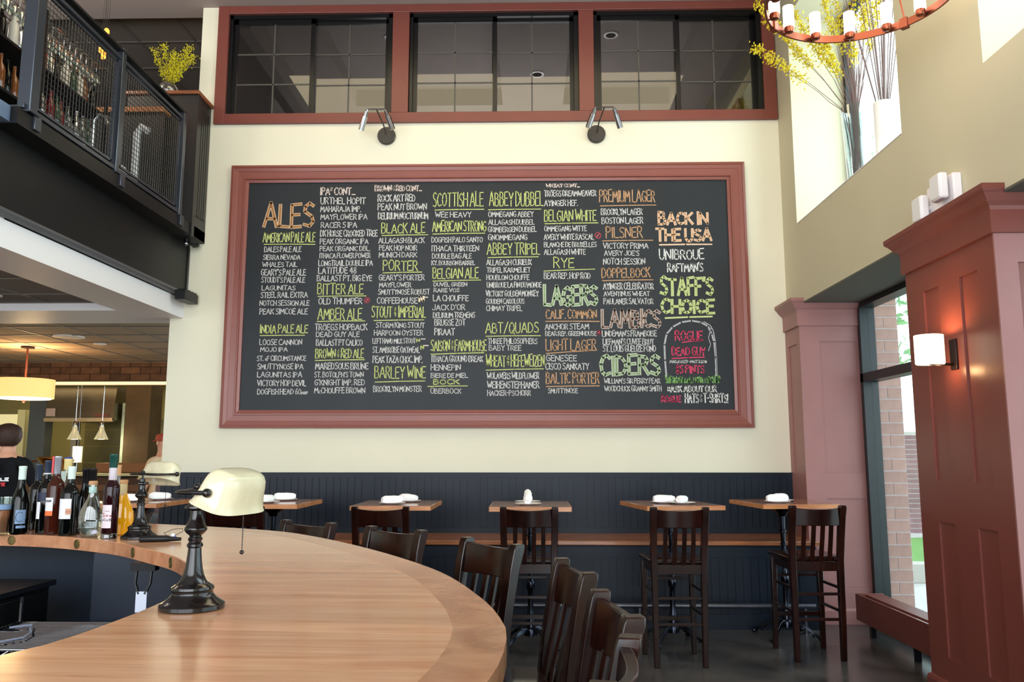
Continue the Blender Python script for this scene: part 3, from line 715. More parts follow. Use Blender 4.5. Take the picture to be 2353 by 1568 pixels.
# ------------------------------------------------------------------ wainscot, bench, foot rail
def beadboard(root, y, z0, z1, xa, xb, m=NAVY, start=-3.43, seam=.9715):
    me = MB().box(-.0288, .0288, -.007, 0, 0, z1 - z0).mesh('board', m, 0)
    k = 0; x = start
    while x < xb:
        a = x + .06
        for j in range(13):
            c = a + .0655 * (j + .5)
            if xa < c < xb: link('board', me, root, (c, y, z0), bevel=0)
        x += seam
w = struct(MB().box(XL, 2.39, D - .016, D, .70, 1.252).build('wainscot', NAVY, smooth=0))
beadboard(w, D - .016, .765, 1.207, XL, 2.38)
b = MB(); b.box(XL, 2.39, D - .024, D - .016, 1.213, 1.247); b.box(XL, 2.39, D - .024, D - .016, .70, .757)
x = -3.43
for k in range(7): b.box(max(XL, x - .055), min(2.39, x + .055), D - .023, D - .016, .757, 1.213); x += .9715
b.build('rail', NAVY, w, smooth=0)
MB().box(XL, 2.39, D - .03, D, 1.247, 1.256).build('cap_strip', NAVY, w, smooth=0)
struct(MB().box(XL - .03, XL + .015, D - .03, D + .2, 0, 1.27).build('trim_wall_end', mat('end_trim', (84, 58, 62), .5), smooth=0))
t = thing('bench', 'long built-in bench with honey wood seat under navy wainscot', 'bench', (-.5, 7.3, 0))
MB().box(XL + .5, 2.36 + .5, -.26, D - .03 - 7.3, .0, .676).build('bench_box', NAVY, t, smooth=0)
MB().box(XL + .5, 2.88, -.325, D - .025 - 7.3, .676, .712).build('seat', wood('bench_wood', (170, 104, 62), (128, 74, 44), .25, (1, 10, 10), .05, .5), t, bevel=.006)
bf = MB().box(XL + .5, 2.86, -.27, -.26, 0, .66).build('front_panel', NAVY, t, smooth=0)
me = MB().box(-.0288, .0288, -.007, 0, 0, .44).mesh('board', NAVY, 0)
x = -3.43
while x < 2.3:
    for j in range(13):
        c = x + .06 + .0655 * (j + .5)
        if c < 2.3: link('board', me, bf, (c + .5, -.27, .13))
    x += .9715
b = MB(); b.box(XL + .5, 2.86, -.28, -.27, .58, .66); b.box(XL + .5, 2.86, -.28, -.27, 0, .12); b.build('rail', NAVY, bf, smooth=0)
t = thing('foot_rail', 'long grey metal foot rail running in front of the bench', 'foot rail', (-.5, 6.87, 0))
PIPE = mat('grey_pipe', (96, 98, 108), .3, metal=.8)
MB().tube([(-2.9, 0, .215), (2.78, 0, .215)], .021, 12).build('rail', PIPE, t)
for x in (-1.95, .04, 1.376, 2.70):
    MB().tube([(x, 0, 0), (x, 0, .21)], .014, 10).build('bracket', PIPE, t); MB().lathe([(.03, 0), (.03, .008), (.015, .01)], (x, 0, 0), 12).build('floor_flange', PIPE, t)
t = thing('power_outlet', 'black electrical outlet on the bench front between the stools', 'outlet', (.93, 7.018, .40))
MB().box(-.036, .036, -.008, 0.002, -.058, .058).build('cover_plate', BLACKP, t, bevel=.003)
for z in (-.024, .024): MB().box(-.016, .016, -.011, -.008, z - .014, z + .014).build('socket', SATIN, t, bevel=.002)

# ------------------------------------------------------------------ pilasters
def rings_crown(x0, x1, y0, y1, prof):
    return [[(x0 - o, y0 - o, z), (x1, y0 - o, z), (x1, y1 + (o if y1 < 7 else 0), z), (x0 - o, y1 + (o if y1 < 7 else 0), z)] for o, z in prof]
def pilaster(name, x0, x1, y0, y1, label, panels_side, panels_front, m1, m2):
    t = struct(MB().box(x0 + .012, x1, y0 + .012, y1 - (.0 if y1 > 7 else .0), 0, 2.76).build(name, m1, smooth=0)); t['label'] = label
    # side face (facing -x): proud stiles and rails around the recessed panels given as (ya, yb, za, zb)
    b = MB()
    cols = sorted({p[:2] for p in panels_side}); rows = sorted({p[2:] for p in panels_side}); zmax = 2.56
    edge = y0 + .0119
    for ya, yb in cols: b.box(x0, x0 + .012, edge, ya, .02, zmax); edge = yb
    b.box(x0, x0 + .012, edge, y1, .02, zmax)
    for ya, yb in cols:
        e = .02
        for za, zb in rows: b.box(x0, x0 + .012, ya, yb, e, za); e = zb
        b.box(x0, x0 + .012, ya, yb, e, zmax)
    b.build('side_stiles', m1, t, smooth=0)
    b = MB(); edge = x0; cols = sorted({p[:2] for p in panels_front}); rows = sorted({p[2:] for p in panels_front})
    for xa, xb in cols: b.box(edge, xa, y0, y0 + .012, .02, zmax); edge = xb
    if edge < x1: b.box(edge, x1, y0, y0 + .012, .02, zmax)
    for xa, xb in cols:
        e = .02
        for za, zb in rows: b.box(xa, xb, y0, y0 + .012, e, za); e = zb
        b.box(xa, xb, y0, y0 + .012, e, zmax)
    b.build('front_stiles', m2, t, smooth=0)
    MB().loft(rings_crown(x0, x1, y0, y1, [(.018, 2.55), (.018, 2.67), (.024, 2.69), (.045, 2.71), (.07, 2.745), (.082, 2.755), (.088, 2.765), (.088, 2.79), (0, 2.79)])).build('crown', m1, t, smooth=0)
    MB().loft(rings_crown(x0, x1, y0, y1, [(.02, 0), (.02, .11), (.012, .13), (0, .135)])).build('plinth', m1, t, smooth=0)
    return t
pilaster('pilaster_far', 2.387, 2.93, 7.27, D, 'dusty rose panelled pilaster in the far right corner', [(7.36, 7.60, 1.27, 2.40)], [(2.56, 2.93, .30, 1.045), (2.56, 2.93, 1.262, 2.41)], ROSE, ROSE)
pilaster('pilaster_near', 2.387, 2.93, 4.175, 5.18, 'tall oxblood panelled pilaster with a wall lamp', [(4.353, 4.539, .27, 1.031), (4.777, 4.962, .27, 1.031), (4.353, 4.539, 1.269, 2.397), (4.777, 4.962, 1.269, 2.397)], [(2.50, 2.80, .27, 1.031), (2.50, 2.80, 1.269, 2.397)], RED, ROSE)  # rose front stiles carry the light on the front face in their colour

# ------------------------------------------------------------------ storefront window, clerestory glazing
TEAL = mat('dark_storefront_frame', (18, 26, 28), .35)
def storefront(idx, y0, y1):
    w = struct(bpy.data.objects.new('window_%d' % idx, None)); C.objects.link(w); x = 2.93
    f = MB(); f.box(x - .03, x + .10, y0, y0 + .06, 0, 2.757); f.box(x - .03, x + .10, y1 - .06, y1, 0, 2.757)
    f.box(x - .03, x + .10, y0, y1, 2.70, 2.757); f.box(x - .02, x + .10, y0, y1, 0, .12)
    f.box(x - .03, x + .10, y0, y1, 2.045, 2.12); f.box(x - .02, x + .08, (y0 + y1) / 2 - .03, (y0 + y1) / 2 + .03, .1, 2.7); f.build('window_frame', TEAL, w, smooth=0)
    mid = (y0 + y1) / 2
    for a, c in ((y0 + .06, mid - .03), (mid + .03, y1 - .06)):
        for z0, z1 in ((.12, 2.045), (2.12, 2.70)): MB().box(x + .035, x + .041, a, c, z0, z1).build('pane', GLASS, w, smooth=0)
storefront(4, 5.158, 7.27); storefront(5, .2, 4.19)
def clerestory(idx, y0, y1):
    w = struct(bpy.data.objects.new('window_%d' % idx, None)); C.objects.link(w); x = 2.90
    f = MB(); f.box(x, x + .08, y0, y0 + .05, ZS, ZH); f.box(x, x + .08, y1 - .05, y1, ZS, ZH); f.box(x, x + .08, y0, y1, ZS, ZS + .05); f.box(x, x + .08, y0, y1, ZH - .05, ZH)
    f.build('window_frame', BLK, w, smooth=0); MB().box(x + .03, x + .036, y0 + .05, y1 - .05, ZS + .05, ZH - .05).build('pane', GLASS, w, smooth=0)
clerestory(6, 5.158, 7.27); clerestory(7, -.2, 4.19)
struct(MB().box(XR - .004, 2.90, 5.158, 7.27, ZS - .003, ZS + .004).build('trim_window_sill', WHITEP, smooth=0))

# heater cover under the storefront
t = thing('heater_cover', 'low oxblood baseboard heater box under the storefront window', 'heater', (2.66, 5.9, 0))
b = MB(); b.box(-.06, -.045, -.72, .97, .115, .318); b.box(-.045, .16, .955, .97, .115, .318); b.box(-.045, .16, -.72, -.705, .115, .318); b.box(.02, .16, -.70, .955, .29, .31); b.box(-.045, .16, -.70, .955, .115, .125)
b.build('cover', mat('heater_paint', (112, 60, 52), .4, spec=.5), t, bevel=.003)
for y in (.85, .10, -.6): MB().box(.0, .035, y - .02, y + .02, 0, .118).build('foot', SATIN, t)
MB().tube([(.04, -.70, .2), (.04, .95, .2)], .02, 8).build('pipe', PIPE, t)

# wall sconce
t = thing('wall_sconce', 'glowing white drum sconce on dark arm fixed to oxblood pilaster', 'sconce', (2.387, 4.645, 1.975))
DB = mat('dark_bronze', (40, 26, 24), .35, metal=.6)
MB().box(-.012, 0, -.035, .035, -.085, .088).build('wall_plate', DB, t, bevel=.003)
MB().tube([(-.01, 0, -.055), (-.14, 0, -.052), (-.14, 0, -.02)], .008, 8).build('arm', DB, t)
SH = mat('frosted_lamp_glass', (255, 244, 226), .4, emit=(255, 226, 190), estr=2.2)
sh = MB(); pr = [(.073, -.082), (.077, -.076), (.077, .082), (.071, .082), (.071, -.070), (.02, -.074)]
sh.lathe(pr, (-.14, 0, .028), 28); sh.build('lamp_shade', SH, t)
point_light('sconce_lamp', (2.247, 4.645, 2.06), 6, (1, .56, .25), .02); point_light('sconce_lamp_low', (2.30, 4.645, 1.885), 1.2, (1, .56, .25), .02)
# emergency light
t = thing('emergency_light', 'white twin-head emergency light on wall above oxblood crown', 'emergency light', (XR, 4.65, 2.86))
MB().box(-.05, 0, -.17, .14, -.05, .125).build('case', WHITEP, t, bevel=.008)
for y, z, a in ((.14, .0, .3), (-.09, .06, -.2)):
    h = MB().box(-.115, -.065, y - .06, y + .06, z - .075, z + .075).build('lamp_head', WHITEP, t, bevel=.012)
    MB().box(-.119, -.115, y - .05, y + .05, z - .065, z + .065).build('lens', mat('lens', (225, 225, 225), .2), h, bevel=.004)
    MB().tube([(-.07, y, z), (-.03, y * .6, z)], .015, 8).build('swivel', WHITEP, h)

# ------------------------------------------------------------------ outside: brick pier, grass, house, trees
p = tag(MB().box(3.06, 3.465, 7.75, 8.6, -.1, 3.4).build('brick_pier', MORTAR, smooth=0), 'tan brick pier outside the storefront window', 'brick pier')
mf = MB().box(0, .262, -.008, .02, 0, .098).mesh('brick', BRICKM, 0); mh = MB().box(0, .125, -.008, .02, 0, .098).mesh('brick', BRICKM, 0)
for r in range(29):
    z = -.05 + r * .1105; xs = ((3.062, mh), (3.198, mf)) if r % 2 else ((3.062, mf), (3.334, mh))
    for x, me in xs: link('brick', me, p, (x, 7.75, z))
struct(MB().box(2.95, 40, -10, 45, -.14, -.1).build('ground_outside', mat('pale_pavement', (206, 204, 200), .8), smooth=0))
t = tag(MB().box(3.6, 30, 11, 15.5, -.1, -.08).build('lawn', mat('grass', (96, 150, 70), .9, noise=.3, nscale=30), smooth=0), 'strip of green lawn outside beyond the brick pier', 'lawn'); stuff(t)
tag(MB().box(3.6, 12, 10.2, 10.5, -.1, .12).build('kerb', mat('kerb_stone', (190, 186, 176), .8), bevel=.01), 'low pale stone kerb outside before the lawn', 'kerb')
t = tag(MB().box(6.9, 9.6, 16, 17, -.1, 1.85).build('garden_wall', MORTAR, smooth=0), 'low mauve brick wall across the lawn outside', 'wall')
me = MB().box(0, .20, -.01, .02, 0, .075).mesh('brick', mat('mauve_brick', (150, 112, 120), .85, rand=.15), 0)
for r in range(20):
    for k in range(13): link('brick', me, t, (6.9 + k * .21 - (.1 if r % 2 else 0) + .1, 16, -.04 + r * .092))
LEAF = mat('tree_leaf', (120, 176, 110), .7, rand=.2)
rt = random.Random(5)
for i, (x, y, h) in enumerate(((9.5, 14.0, 7.5), (8.2, 21.5, 9.0), (13.5, 17, 8.0))):
    t = thing('tree', ['green leafy tree outside, nearest to the clerestory window', 'tall green tree outside behind the low brick wall', 'green tree outside, farthest to the right'][i], 'tree', (x, y, -.1), 0, 'trees outside the windows')
    MB().tube([(0, 0, 0), (.1, 0, h * .4), (0, .1, h * .8)], [.22, .16, .05], 8).build('trunk', mat('bark', (90, 74, 60), .9), t)
    b = MB()
    for k in range(900):
        a = rt.uniform(0, 2 * pi); r = rt.uniform(.2, 2.0); z = h * rt.uniform(.38, 1.05); q = Vector((r * cos(a), r * sin(a), z)); s_ = .16
        u = Vector((rt.uniform(-1, 1), rt.uniform(-1, 1), rt.uniform(-1, 1))).normalized(); v = u.orthogonal().normalized()
        b.add([q - u * s_, q + v * s_ * .6, q + u * s_, q - v * s_ * .6], [(0, 1, 2, 3)])
    stuff(b.build('foliage', LEAF, t, smooth=0))
# ------------------------------------------------------------------ bar stools with slatted backs (face local +y)
def make_chair():
    t = thing('bar_stool', 'x', 'bar stool')
    def bar(name, pts, w, d, par=t, bev=.004, m=CHAIRW):
        """square-section bent bar through pts; w across x, d along y"""
        rings = []
        for p in pts:
            x, y, z = p[:3]; ww = p[3] if len(p) > 3 else w; dd = p[4] if len(p) > 4 else d
            rings.append([(x - ww / 2, y - dd / 2, z), (x + ww / 2, y - dd / 2, z), (x + ww / 2, y + dd / 2, z), (x - ww / 2, y + dd / 2, z)])
        return MB().loft(rings).build(name, m, par, bevel=bev, smooth=30)
    for s in (-1, 1):
        bar('leg', [(s * .163, -.200, 0, .036, .038), (s * .166, -.205, .30, .040), (s * .170, -.205, .68, .044), (s * .174, -.222, .82, .046, .042), (s * .176, -.250, .97, .046, .046), (s * .177, -.270, 1.045, .046, .052), (s * .177, -.274, 1.066, .043, .046)], .040, .042)
        bar('leg', [(s * .178, .19, 0, .034, .034), (s * .172, .18, .66)], .042, .042)
    # seat: saddle plank
    sr = []
    for z, e in ((.672, -.012), (.680, 0), (.702, 0), (.708, -.01)):
        sr.append([(-.195 - e, -.19 - e, z), (.195 + e, -.19 - e, z), (.205 + e, .215 + e, z), (.0, .235 + e, z), (-.205 - e, .215 + e, z)])
    MB().loft(sr).build('seat', CHAIRW, t, bevel=.004)
    b = MB(); b.box(-.158, .158, -.215, -.195, .608, .675); b.build('seat_rail', CHAIRW, t, bevel=.003)
    b = MB(); b.box(-.158, .158, .165, .185, .612, .668); b.build('seat_rail', CHAIRW, t, bevel=.003)
    for s in (-1, 1): MB().box(s * .172 - .01, s * .172 + .01, -.19, .17, .612, .668).build('seat_rail', CHAIRW, t, bevel=.003)
    # curved crest rail and four slats
    N = 9; rings = []
    for i in range(N):
        u = -1 + 2 * i / (N - 1); x = u * .166; y = -.262 - .034 * (1 - u * u); z1 = 1.05 - .012 * (1 - u * u); yb = y + .022
        rings.append([(x, y - .013 + .018, .925), (x, y + .011 + .018, .925), (x, y + .011, z1), (x, y - .013, z1)])
    MB().loft(rings).build('crest_rail', CHAIRW, t, bevel=.004, smooth=50, fix=True)
    for k in range(4):
        u = (-.6 + .4 * k); x = u * .16; o = .034 * (1 - u * u)
        rg = []
        for z, y in ((.66, -.200 - .2 * o), (.74, -.205 - .6 * o), (.84, -.222 - .95 * o), (.935, -.242 - o)):
            rg.append([(x - .0145, y - .006, z), (x + .0145, y - .006, z), (x + .0145, y + .006, z), (x - .0145, y + .006, z)])
        MB().loft(rg).build('slat', CHAIRW, t, smooth=40)
    for y, zs in ((-.203, (.28, .452)), (.185, (.25, .53))):
        for z in zs:
            hh = .032 if (y > 0 and z < .3) else .020
            MB().box(-.158, .158, y - .009, y + .009, z - hh / 2, z + hh / 2).build('stretcher', CHAIRW, t, bevel=.002)
    for s in (-1, 1):
        for z in (.33, .49): MB().box(s * .170 - .009, s * .170 + .009, -.19, .175, z - .010, z + .010).build('stretcher', CHAIRW, t, bevel=.002)
    return t
chair0 = make_chair(); kids_of(chair0)
def rotv(a, x, y): return (x * cos(a) - y * sin(a), x * sin(a) + y * cos(a))
chairs = []
def place_crest(cx, cy, deg, label, group):
    """crest centre and facing angle -> stool"""
    a = radians(deg); dx, dy = rotv(a, 0, -.28); chairs.append((cx - dx, cy - dy, a, label, group))
GT, GB = 'bar stools at the wall tables', 'bar stools around the curved bar'
chairs += [(-2.05, 6.02, radians(2), 'dark slat-back bar stool at second wall table, behind lamp shade', GT),
           (-1.035, 6.02, radians(1), 'dark slat-back bar stool tucked under third wall table', GT),
           (-.008, 6.02, radians(0), 'dark slat-back bar stool at the centre wall table', GT),
           (1.005, 6.0, radians(2), 'dark slat-back bar stool at the fifth wall table', GT),
           (2.0, 6.2, radians(3), 'dark slat-back bar stool at rightmost wall table beside pilaster', GT)]
place_crest(-2.46, 5.16, 154, 'dark bar stool at bar behind the farther banker lamp', GB)
place_crest(-1.18, 4.47, 146, 'dark bar stool at bar, first one right of the near lamp', GB)
place_crest(-.650, 4.08, 142, 'dark bar stool at bar in front of the third wall table', GB)
place_crest(-.157, 3.50, 128, 'dark bar stool at bar in front of the centre wall table', GB)
place_crest(.150, 2.745, 101, 'dark bar stool right of the bar edge, farthest of three in side view', GB)
place_crest(.213, 2.075, 97, 'dark bar stool right of the bar edge, middle of three in side view', GB)
place_crest(.160, 1.52, 76, 'dark bar stool nearest the camera with curved crest rail', GB)
for i, (x, y, a, lab, g) in enumerate(chairs):
    o = chair0 if i == 0 else tree(chair0); o.location = (x, y, 0); o.rotation_euler.z = a; tag(o, lab, 'bar stool', g)

# ------------------------------------------------------------------ pedestal wall tables
ZT = 1.045
def make_table():
    t = thing('bar_table', 'x', 'table')
    b = MB(); b.cur = 0; b.box(-.295, .295, -.37, .37, -.034, 0)
    o = b.build('table_top', TABLEW, t, (0, 0, ZT), bevel=.003)
    e = MB(); e.box(-.30, .30, -.375, -.37, -.034, -.002); e.box(-.30, .30, .37, .375, -.034, -.002); e.box(-.30, -.295, -.375, .375, -.034, -.002); e.box(.295, .30, -.375, .375, -.034, -.002)
    e.build('edge_band', EDGEW, o)
    MB().lathe([(.10, .985), (.10, 1.0), (.04, 1.008), (.03, 1.01)][::-1] and [(.03, .93), (.045, .96), (.11, .995), (.11, 1.01)], (0, 0, 0), 20).build('top_plate', IRON, t)
    MB().lathe([(.036, .10), (.030, .13), (.030, .20), (.022, .22), (.020, .40), (.030, .42), (.032, .47), (.020, .49), (.016, .52), (.016, .70), (.024, .705), (.024, .72), (.018, .725), (.021, .80), (.028, .805), (.028, .82), (.020, .825), (.022, .96)], (0, 0, 0), 16).build('column', IRON, t)
    MB().lathe([(.050, .075), (.052, .11), (.044, .13), (.030, .135)], (0, 0, 0), 16).build('hub', IRON, t)
    for k in range(4):
        a = pi / 4 + k * pi / 2; c, s = cos(a), sin(a)
        path = [(.03, .118), (.08, .122), (.14, .100), (.20, .060), (.245, .030), (.26, .028)]
        rings = []
        for (r, z), w, h in zip(path, (.034, .030, .026, .022, .020, .024), (.030, .034, .030, .024, .026, .040)):
            rings.append([(r * c - w * s / 2, r * s + w * c / 2, z - h / 2), (r * c + w * s / 2, r * s - w * c / 2, z - h / 2), (r * c + w * s / 4, r * s - w * c / 4, z + h / 2), (r * c - w * s / 4, r * s + w * c / 4, z + h / 2)])
        f = MB().loft(rings).build('foot', IRON, t, smooth=30, bevel=.003, fix=True)
        cl = MB()
        for j in (-1, 0, 1): cl.sphere((.268 * c - j * .015 * s, .268 * s + j * .015 * c, .018), .017, 8, 6)
        for j in range(5): cl.sphere(((.09 + .03 * j) * c, (.09 + .03 * j) * s, .132 - .021 * j * (1 + .06 * j)), .009, 6, 4)
        cl.build('claw', IRON, f)
    return t
tab0 = make_table(); kids_of(tab0)
tabs = [(-3.18, 6.78, 0, 'square wood pedestal table at left end of wall, behind the farther lamp', ),
        (-2.06, 6.68, 0, 'square wood pedestal table second from left along the bench'),
        (-1.03, 6.52, 0, 'square wood pedestal table third from left along the bench'),
        (0.0, 6.42, 0, 'square wood pedestal table at centre of the bench, napkins stacked'),
        (1.09, 6.56, 9, 'square wood pedestal table fifth from left along the bench'),
        (2.02, 6.78, 6, 'rightmost square wood pedestal table beside the rosewood pilaster')]
for i, (x, y, r, lab) in enumerate(tabs):
    o = tab0 if i == 0 else tree(tab0); o.location = (x, y, 0); o.rotation_euler.z = radians(r); tag(o, lab, 'table', 'pedestal tables along the bench')
plate_me = MB().lathe([(.045, 0), (.05, .003), (.098, .011), (.102, .014), (.098, .0145), (.055, .006), (.0001, .005)], (0, 0, 0), 28).mesh('plate', WHITE)
def napkin_mesh(seed, L=.17, r=.028):
    rn = random.Random(seed); rings = []; n = 12
    for i in range(8):
        u = i / 7; x = (u - .5) * L; k = (1.15 - .45 * abs(u - .35) + rn.uniform(-.06, .06)) * (.72 if i in (0, 7) else 1)
        rings.append([(x, r * k * cos(2 * pi * j / n) * (1 + .12 * sin(3 * j + i)), r * 1.05 + r * k * .95 * sin(2 * pi * j / n)) for j in range(n)])
    return MB().loft(rings).mesh('napkin', LINEN, 60)
NAPS = [napkin_mesh(s) for s in range(4)]
names = ['leftmost', 'second', 'third', 'centre', 'fifth', 'rightmost']
spots = [[(-.02, -.16, 25, .0), (.10, .12, 5, 0)], [(-.0, -.18, 70, 0), (.05, .14, 20, 0)], [(-.02, -.16, 35, 0), (.06, .12, -30, 0)], [(-.015, -.14, 86, 20), (-.02, .16, 90, 22)], [(-.06, -.04, 10, 0), (.05, -.14, 60, 0)], [(-.10, -.16, 5, 0), (.0, .02, 40, 0)]]
for i, (x, y, r, lab) in enumerate(tabs):
    for j, (px, py, a, tilt) in enumerate(spots[i]):
        dx, dy = rotv(radians(r), px, py); wh = 'nearer the camera' if py < spots[i][1 - j][1] else 'nearer the wall'
        tag(link('plate', plate_me, None, (x + dx, y + dy, ZT)), 'small white side plate on the %s wall table, %s' % (names[i], wh), 'plate', 'side plates on the wall tables')
        o = link('napkin', NAPS[(i + j) % 4], None, (x + dx, y + dy, ZT + .006), radians(a)); o.rotation_euler.y = radians(-tilt)
        if tilt: o.location.z += .022
        tag(o, 'rolled white napkin on the %s wall table, %s' % (names[i], wh), 'napkin', 'rolled napkins on the wall tables')

# ------------------------------------------------------------------ curved bar counter
OUT = [(-4.6, 4.80), (-3.4, 4.80), (-2.65, 4.72), (-2.005, 4.521), (-1.352, 4.197), (-1.03, 3.905), (-.643, 3.367), (-.312, 2.771), (-.139, 2.272), (-.063, 1.927), (-.050, 1.712), (-.072, 1.432), (-.16, 1.0), (-.42, .5), (-.85, .05), (-1.5, -.35), (-2.3, -.6), (-3.4, -.7), (-4.6, -.7)]
INN = [(-4.6, 4.02), (-3.2, 4.02), (-2.518, 3.943), (-2.185, 3.846), (-1.798, 3.606), (-1.521, 3.332), (-1.349, 3.15), (-1.212, 2.95), (-1.05, 2.65), (-.965, 2.35), (-.940, 2.1), (-.943, 1.894), (-.957, 1.719), (-.999, 1.594), (-1.14, 1.25), (-1.4, .9), (-1.85, .5), (-2.5, .25), (-3.4, .15), (-4.6, .15)]
N = 110
po, pi_ = spline(OUT, N), spline(INN, N)
# pair every outer sample with an inner one; rim band is the outer 11 cm
def inward(i, w):
    a, c = po[max(0, i - 1)], po[min(N - 1, i + 1)]; d = (c - a).normalized(); return po[i] + Vector((d.y, -d.x)) * w
rim = [inward(i, .115) for i in range(N)]
ZB, TH = 1.045, .052
t_bar = thing('bar_counter', 'big curved honey wood bar counter with navy base', 'bar counter', (-1.6, 2.0, 0)); bo = Vector((-1.6, 2.0))
def clip(poly, axis_n, c, keep):
    out = []
    for i in range(len(poly)):
        p, q = poly[i], poly[(i + 1) % len(poly)]; dp = (p.dot(axis_n) - c) * keep; dq = (q.dot(axis_n) - c) * keep
        if dp >= 0: out.append(p)
        if (dp > 0 > dq) or (dp < 0 < dq): out.append(p.lerp(q, dp / (dp - dq)))
    return out
cells = []
for i in range(N - 1):
    q = [rim[i], rim[i + 1], pi_[i + 1], pi_[i]]; cells.append(q)
an = Vector((.09, 1)).normalized(); wS = .098; k = int(-1.4 / wS)
while k * wS < 5.2:
    lo, hi = k * wS, (k + 1) * wS - .0007; mb = {}
    for q in cells:
        c = clip(clip(q, an, lo, 1), an, hi, -1)
        if len(c) < 3: continue
        area = abs(sum(c[i].cross(c[(i + 1) % len(c)]) for i in range(len(c)))) / 2
        if area < 1e-6: continue
        mb.setdefault(0, MB()).prism([(p.x - bo.x, p.y - bo.y) for p in c], -TH, 0)
    for m_ in mb.values(): m_.build('plank', MAPLE, t_bar, (0, 0, ZB), smooth=0)
    k += 1
seg = 5
for i in range(0, N - 1, seg):
    m_ = MB(); j = min(i + seg, N - 1)
    for a in range(i, j): m_.prism([(p.x - bo.x, p.y - bo.y) for p in (po[a], po[a + 1], rim[a + 1], rim[a])], -TH - .0, 0)
    m_.build('rim_board', MAPLE2, t_bar, (0, 0, ZB + .0002), smooth=0)
# laminated inner edge strip
m_ = MB(); inn2 = [Vector((0, 0))] * N
for i in range(N):
    a, c = pi_[max(0, i - 1)], pi_[min(N - 1, i + 1)]; d = (c - a).normalized(); inn2[i] = pi_[i] + Vector((d.y, -d.x)) * .004
for i in range(0, N - 1, 4):
    m_ = MB()
    for a in range(i, min(i + 4, N - 1)): m_.prism([(p.x - bo.x, p.y - bo.y) for p in (pi_[a], pi_[a + 1], inn2[a + 1], inn2[a])], -TH - .001, -.001)
    m_.build('edge_block', MAPLE2, t_bar, (0, 0, ZB), smooth=0)
# base below
m_ = MB()
for i in range(N - 1):
    a = [po[i].lerp(pi_[i], .36), po[i + 1].lerp(pi_[i + 1], .36), po[i + 1].lerp(pi_[i + 1], .62), po[i].lerp(pi_[i], .62)]
    m_.prism([(p.x - bo.x, p.y - bo.y) for p in a], 0, ZB - TH - .001)
m_.build('bar_base', mat('bar_navy', (26, 36, 52), .4), t_bar, smooth=0)
# brass discs let into the inner edge
BR = mat('aged_brass', (120, 104, 66), .4, metal=.9, bump=.4, bscale=300)
for x, y in ((-2.458, 3.925), (-2.037, 3.765), (-1.638, 3.455), (-1.324, 3.105)):
    i = min(range(N), key=lambda q: (pi_[q] - Vector((x, y))).length); a, c = pi_[i - 1], pi_[i + 1]; d = (c - a).normalized(); nrm = Vector((d.y, -d.x)); p = pi_[i] + nrm * .005
    Rm = Vector((nrm.x, nrm.y, 0)).to_track_quat('Z', 'Y').to_matrix().to_4x4()
    MB().lathe([(.021, -.003), (.021, .002), (.018, .003), (.017, .001), (.010, .0015), (.0001, .0025)], (0, 0, 0), 18, M=Rm).build('brass_disc', BR, t_bar, (p.x - bo.x, p.y - bo.y, ZB - .027))

# under the bar: navy cabinet, drawer unit, wire shelf, hanging clip
UB = mat('underbar_navy', (20, 30, 46), .38, noise=.1, nscale=5); UK = mat('underbar_black', (12, 13, 15), .35)
t = thing('under_bar_cabinet', 'dark navy cabinet side under the curved inner bar edge', 'cabinet', (-1.45, 3.2, 0))
MB().box(-.45, .06, .44, .50, 0, .992).build('body', UB, t); MB().box(-.43, .04, .434, .44, .1, .90).build('door', UB, t)
t = thing('back_bar_drawer_unit', 'black flat-topped unit at left under the bar', 'cabinet', (-2.35, 3.45, 0))
MB().box(-.9, .20, -.32, .3, .0, .84).build('body', UK, t, bevel=.004); MB().box(-.92, .22, -.34, .32, .84, .865).build('top', mat('black_top', (16, 20, 26), .25), t, bevel=.003)
MB().box(.20, .21, -.3, .28, .3, .82).build('door', UK, t, bevel=.003)
t = tag(napkin := link('towel', napkin_mesh(9, .34, .03), None, (-2.24, 3.30, .864), radians(-20)), 'crumpled grey-white towel on the black unit under the bar', 'towel')
t = thing('wire_shelf', 'chrome wire shelving rack under the bar', 'wire shelf', (-1.86, 3.22, 0))
def shelf(z, x0, x1, y0, y1):
    b = MB(); y = y0
    while y < y1: b.tube([(x0, y, z), (x1, y, z)], .0022, 4); y += .022
    stuff(b.build('shelf_wires', CHROME, t)); f = MB()
    for zz in (z - .004, z - .034):
        f.tube([(x0, y0, zz), (x1, y0, zz), (x1, y1, zz), (x0, y1, zz)], .0035, 5, closed=True)
    n = int((x1 - x0) / .05)
    for yy in (y0, y1):
        f.tube([(x0 + (x1 - x0) * k / n, yy, z - .004 if k % 2 else z - .034) for k in range(n + 1)], .0025, 4)
    for k in range(1, 4): f.tube([(x0 + (x1 - x0) * k / 4, y0, z - .004), (x0 + (x1 - x0) * k / 4, y1, z - .004)], .0035, 5)
    f.build('shelf_frame', CHROME, t)
for z in (.74, .40): shelf(z, -.24, .50, -.24, .24)
for x in (-.23, .49):
    for y in (-.23, .23): MB().tube([(x, y, 0), (x, y, .84)], .009, 8).build('post', CHROME, t)
t = tag(MB().tube([(-.16, .05, .754), (-.10, .10, .755), (-.06, .02, .757), (-.02, -.04, .756), (.0, -.12, .754), (-.05, -.2, .752)], .0045, 6).build('cable', mat('grey_cable', (130, 140, 165), .4), None, (-1.86, 3.22, 0)), 'looped grey cable lying on the wire shelf', 'cable')
t = thing('hanging_tag', 'white tag hanging on black straps under the inner bar edge', 'tag', (-1.545, 3.36, .99))
MB().box(-.05, .05, -.02, .02, -.03, .0).build('bracket', BLACKP, t)
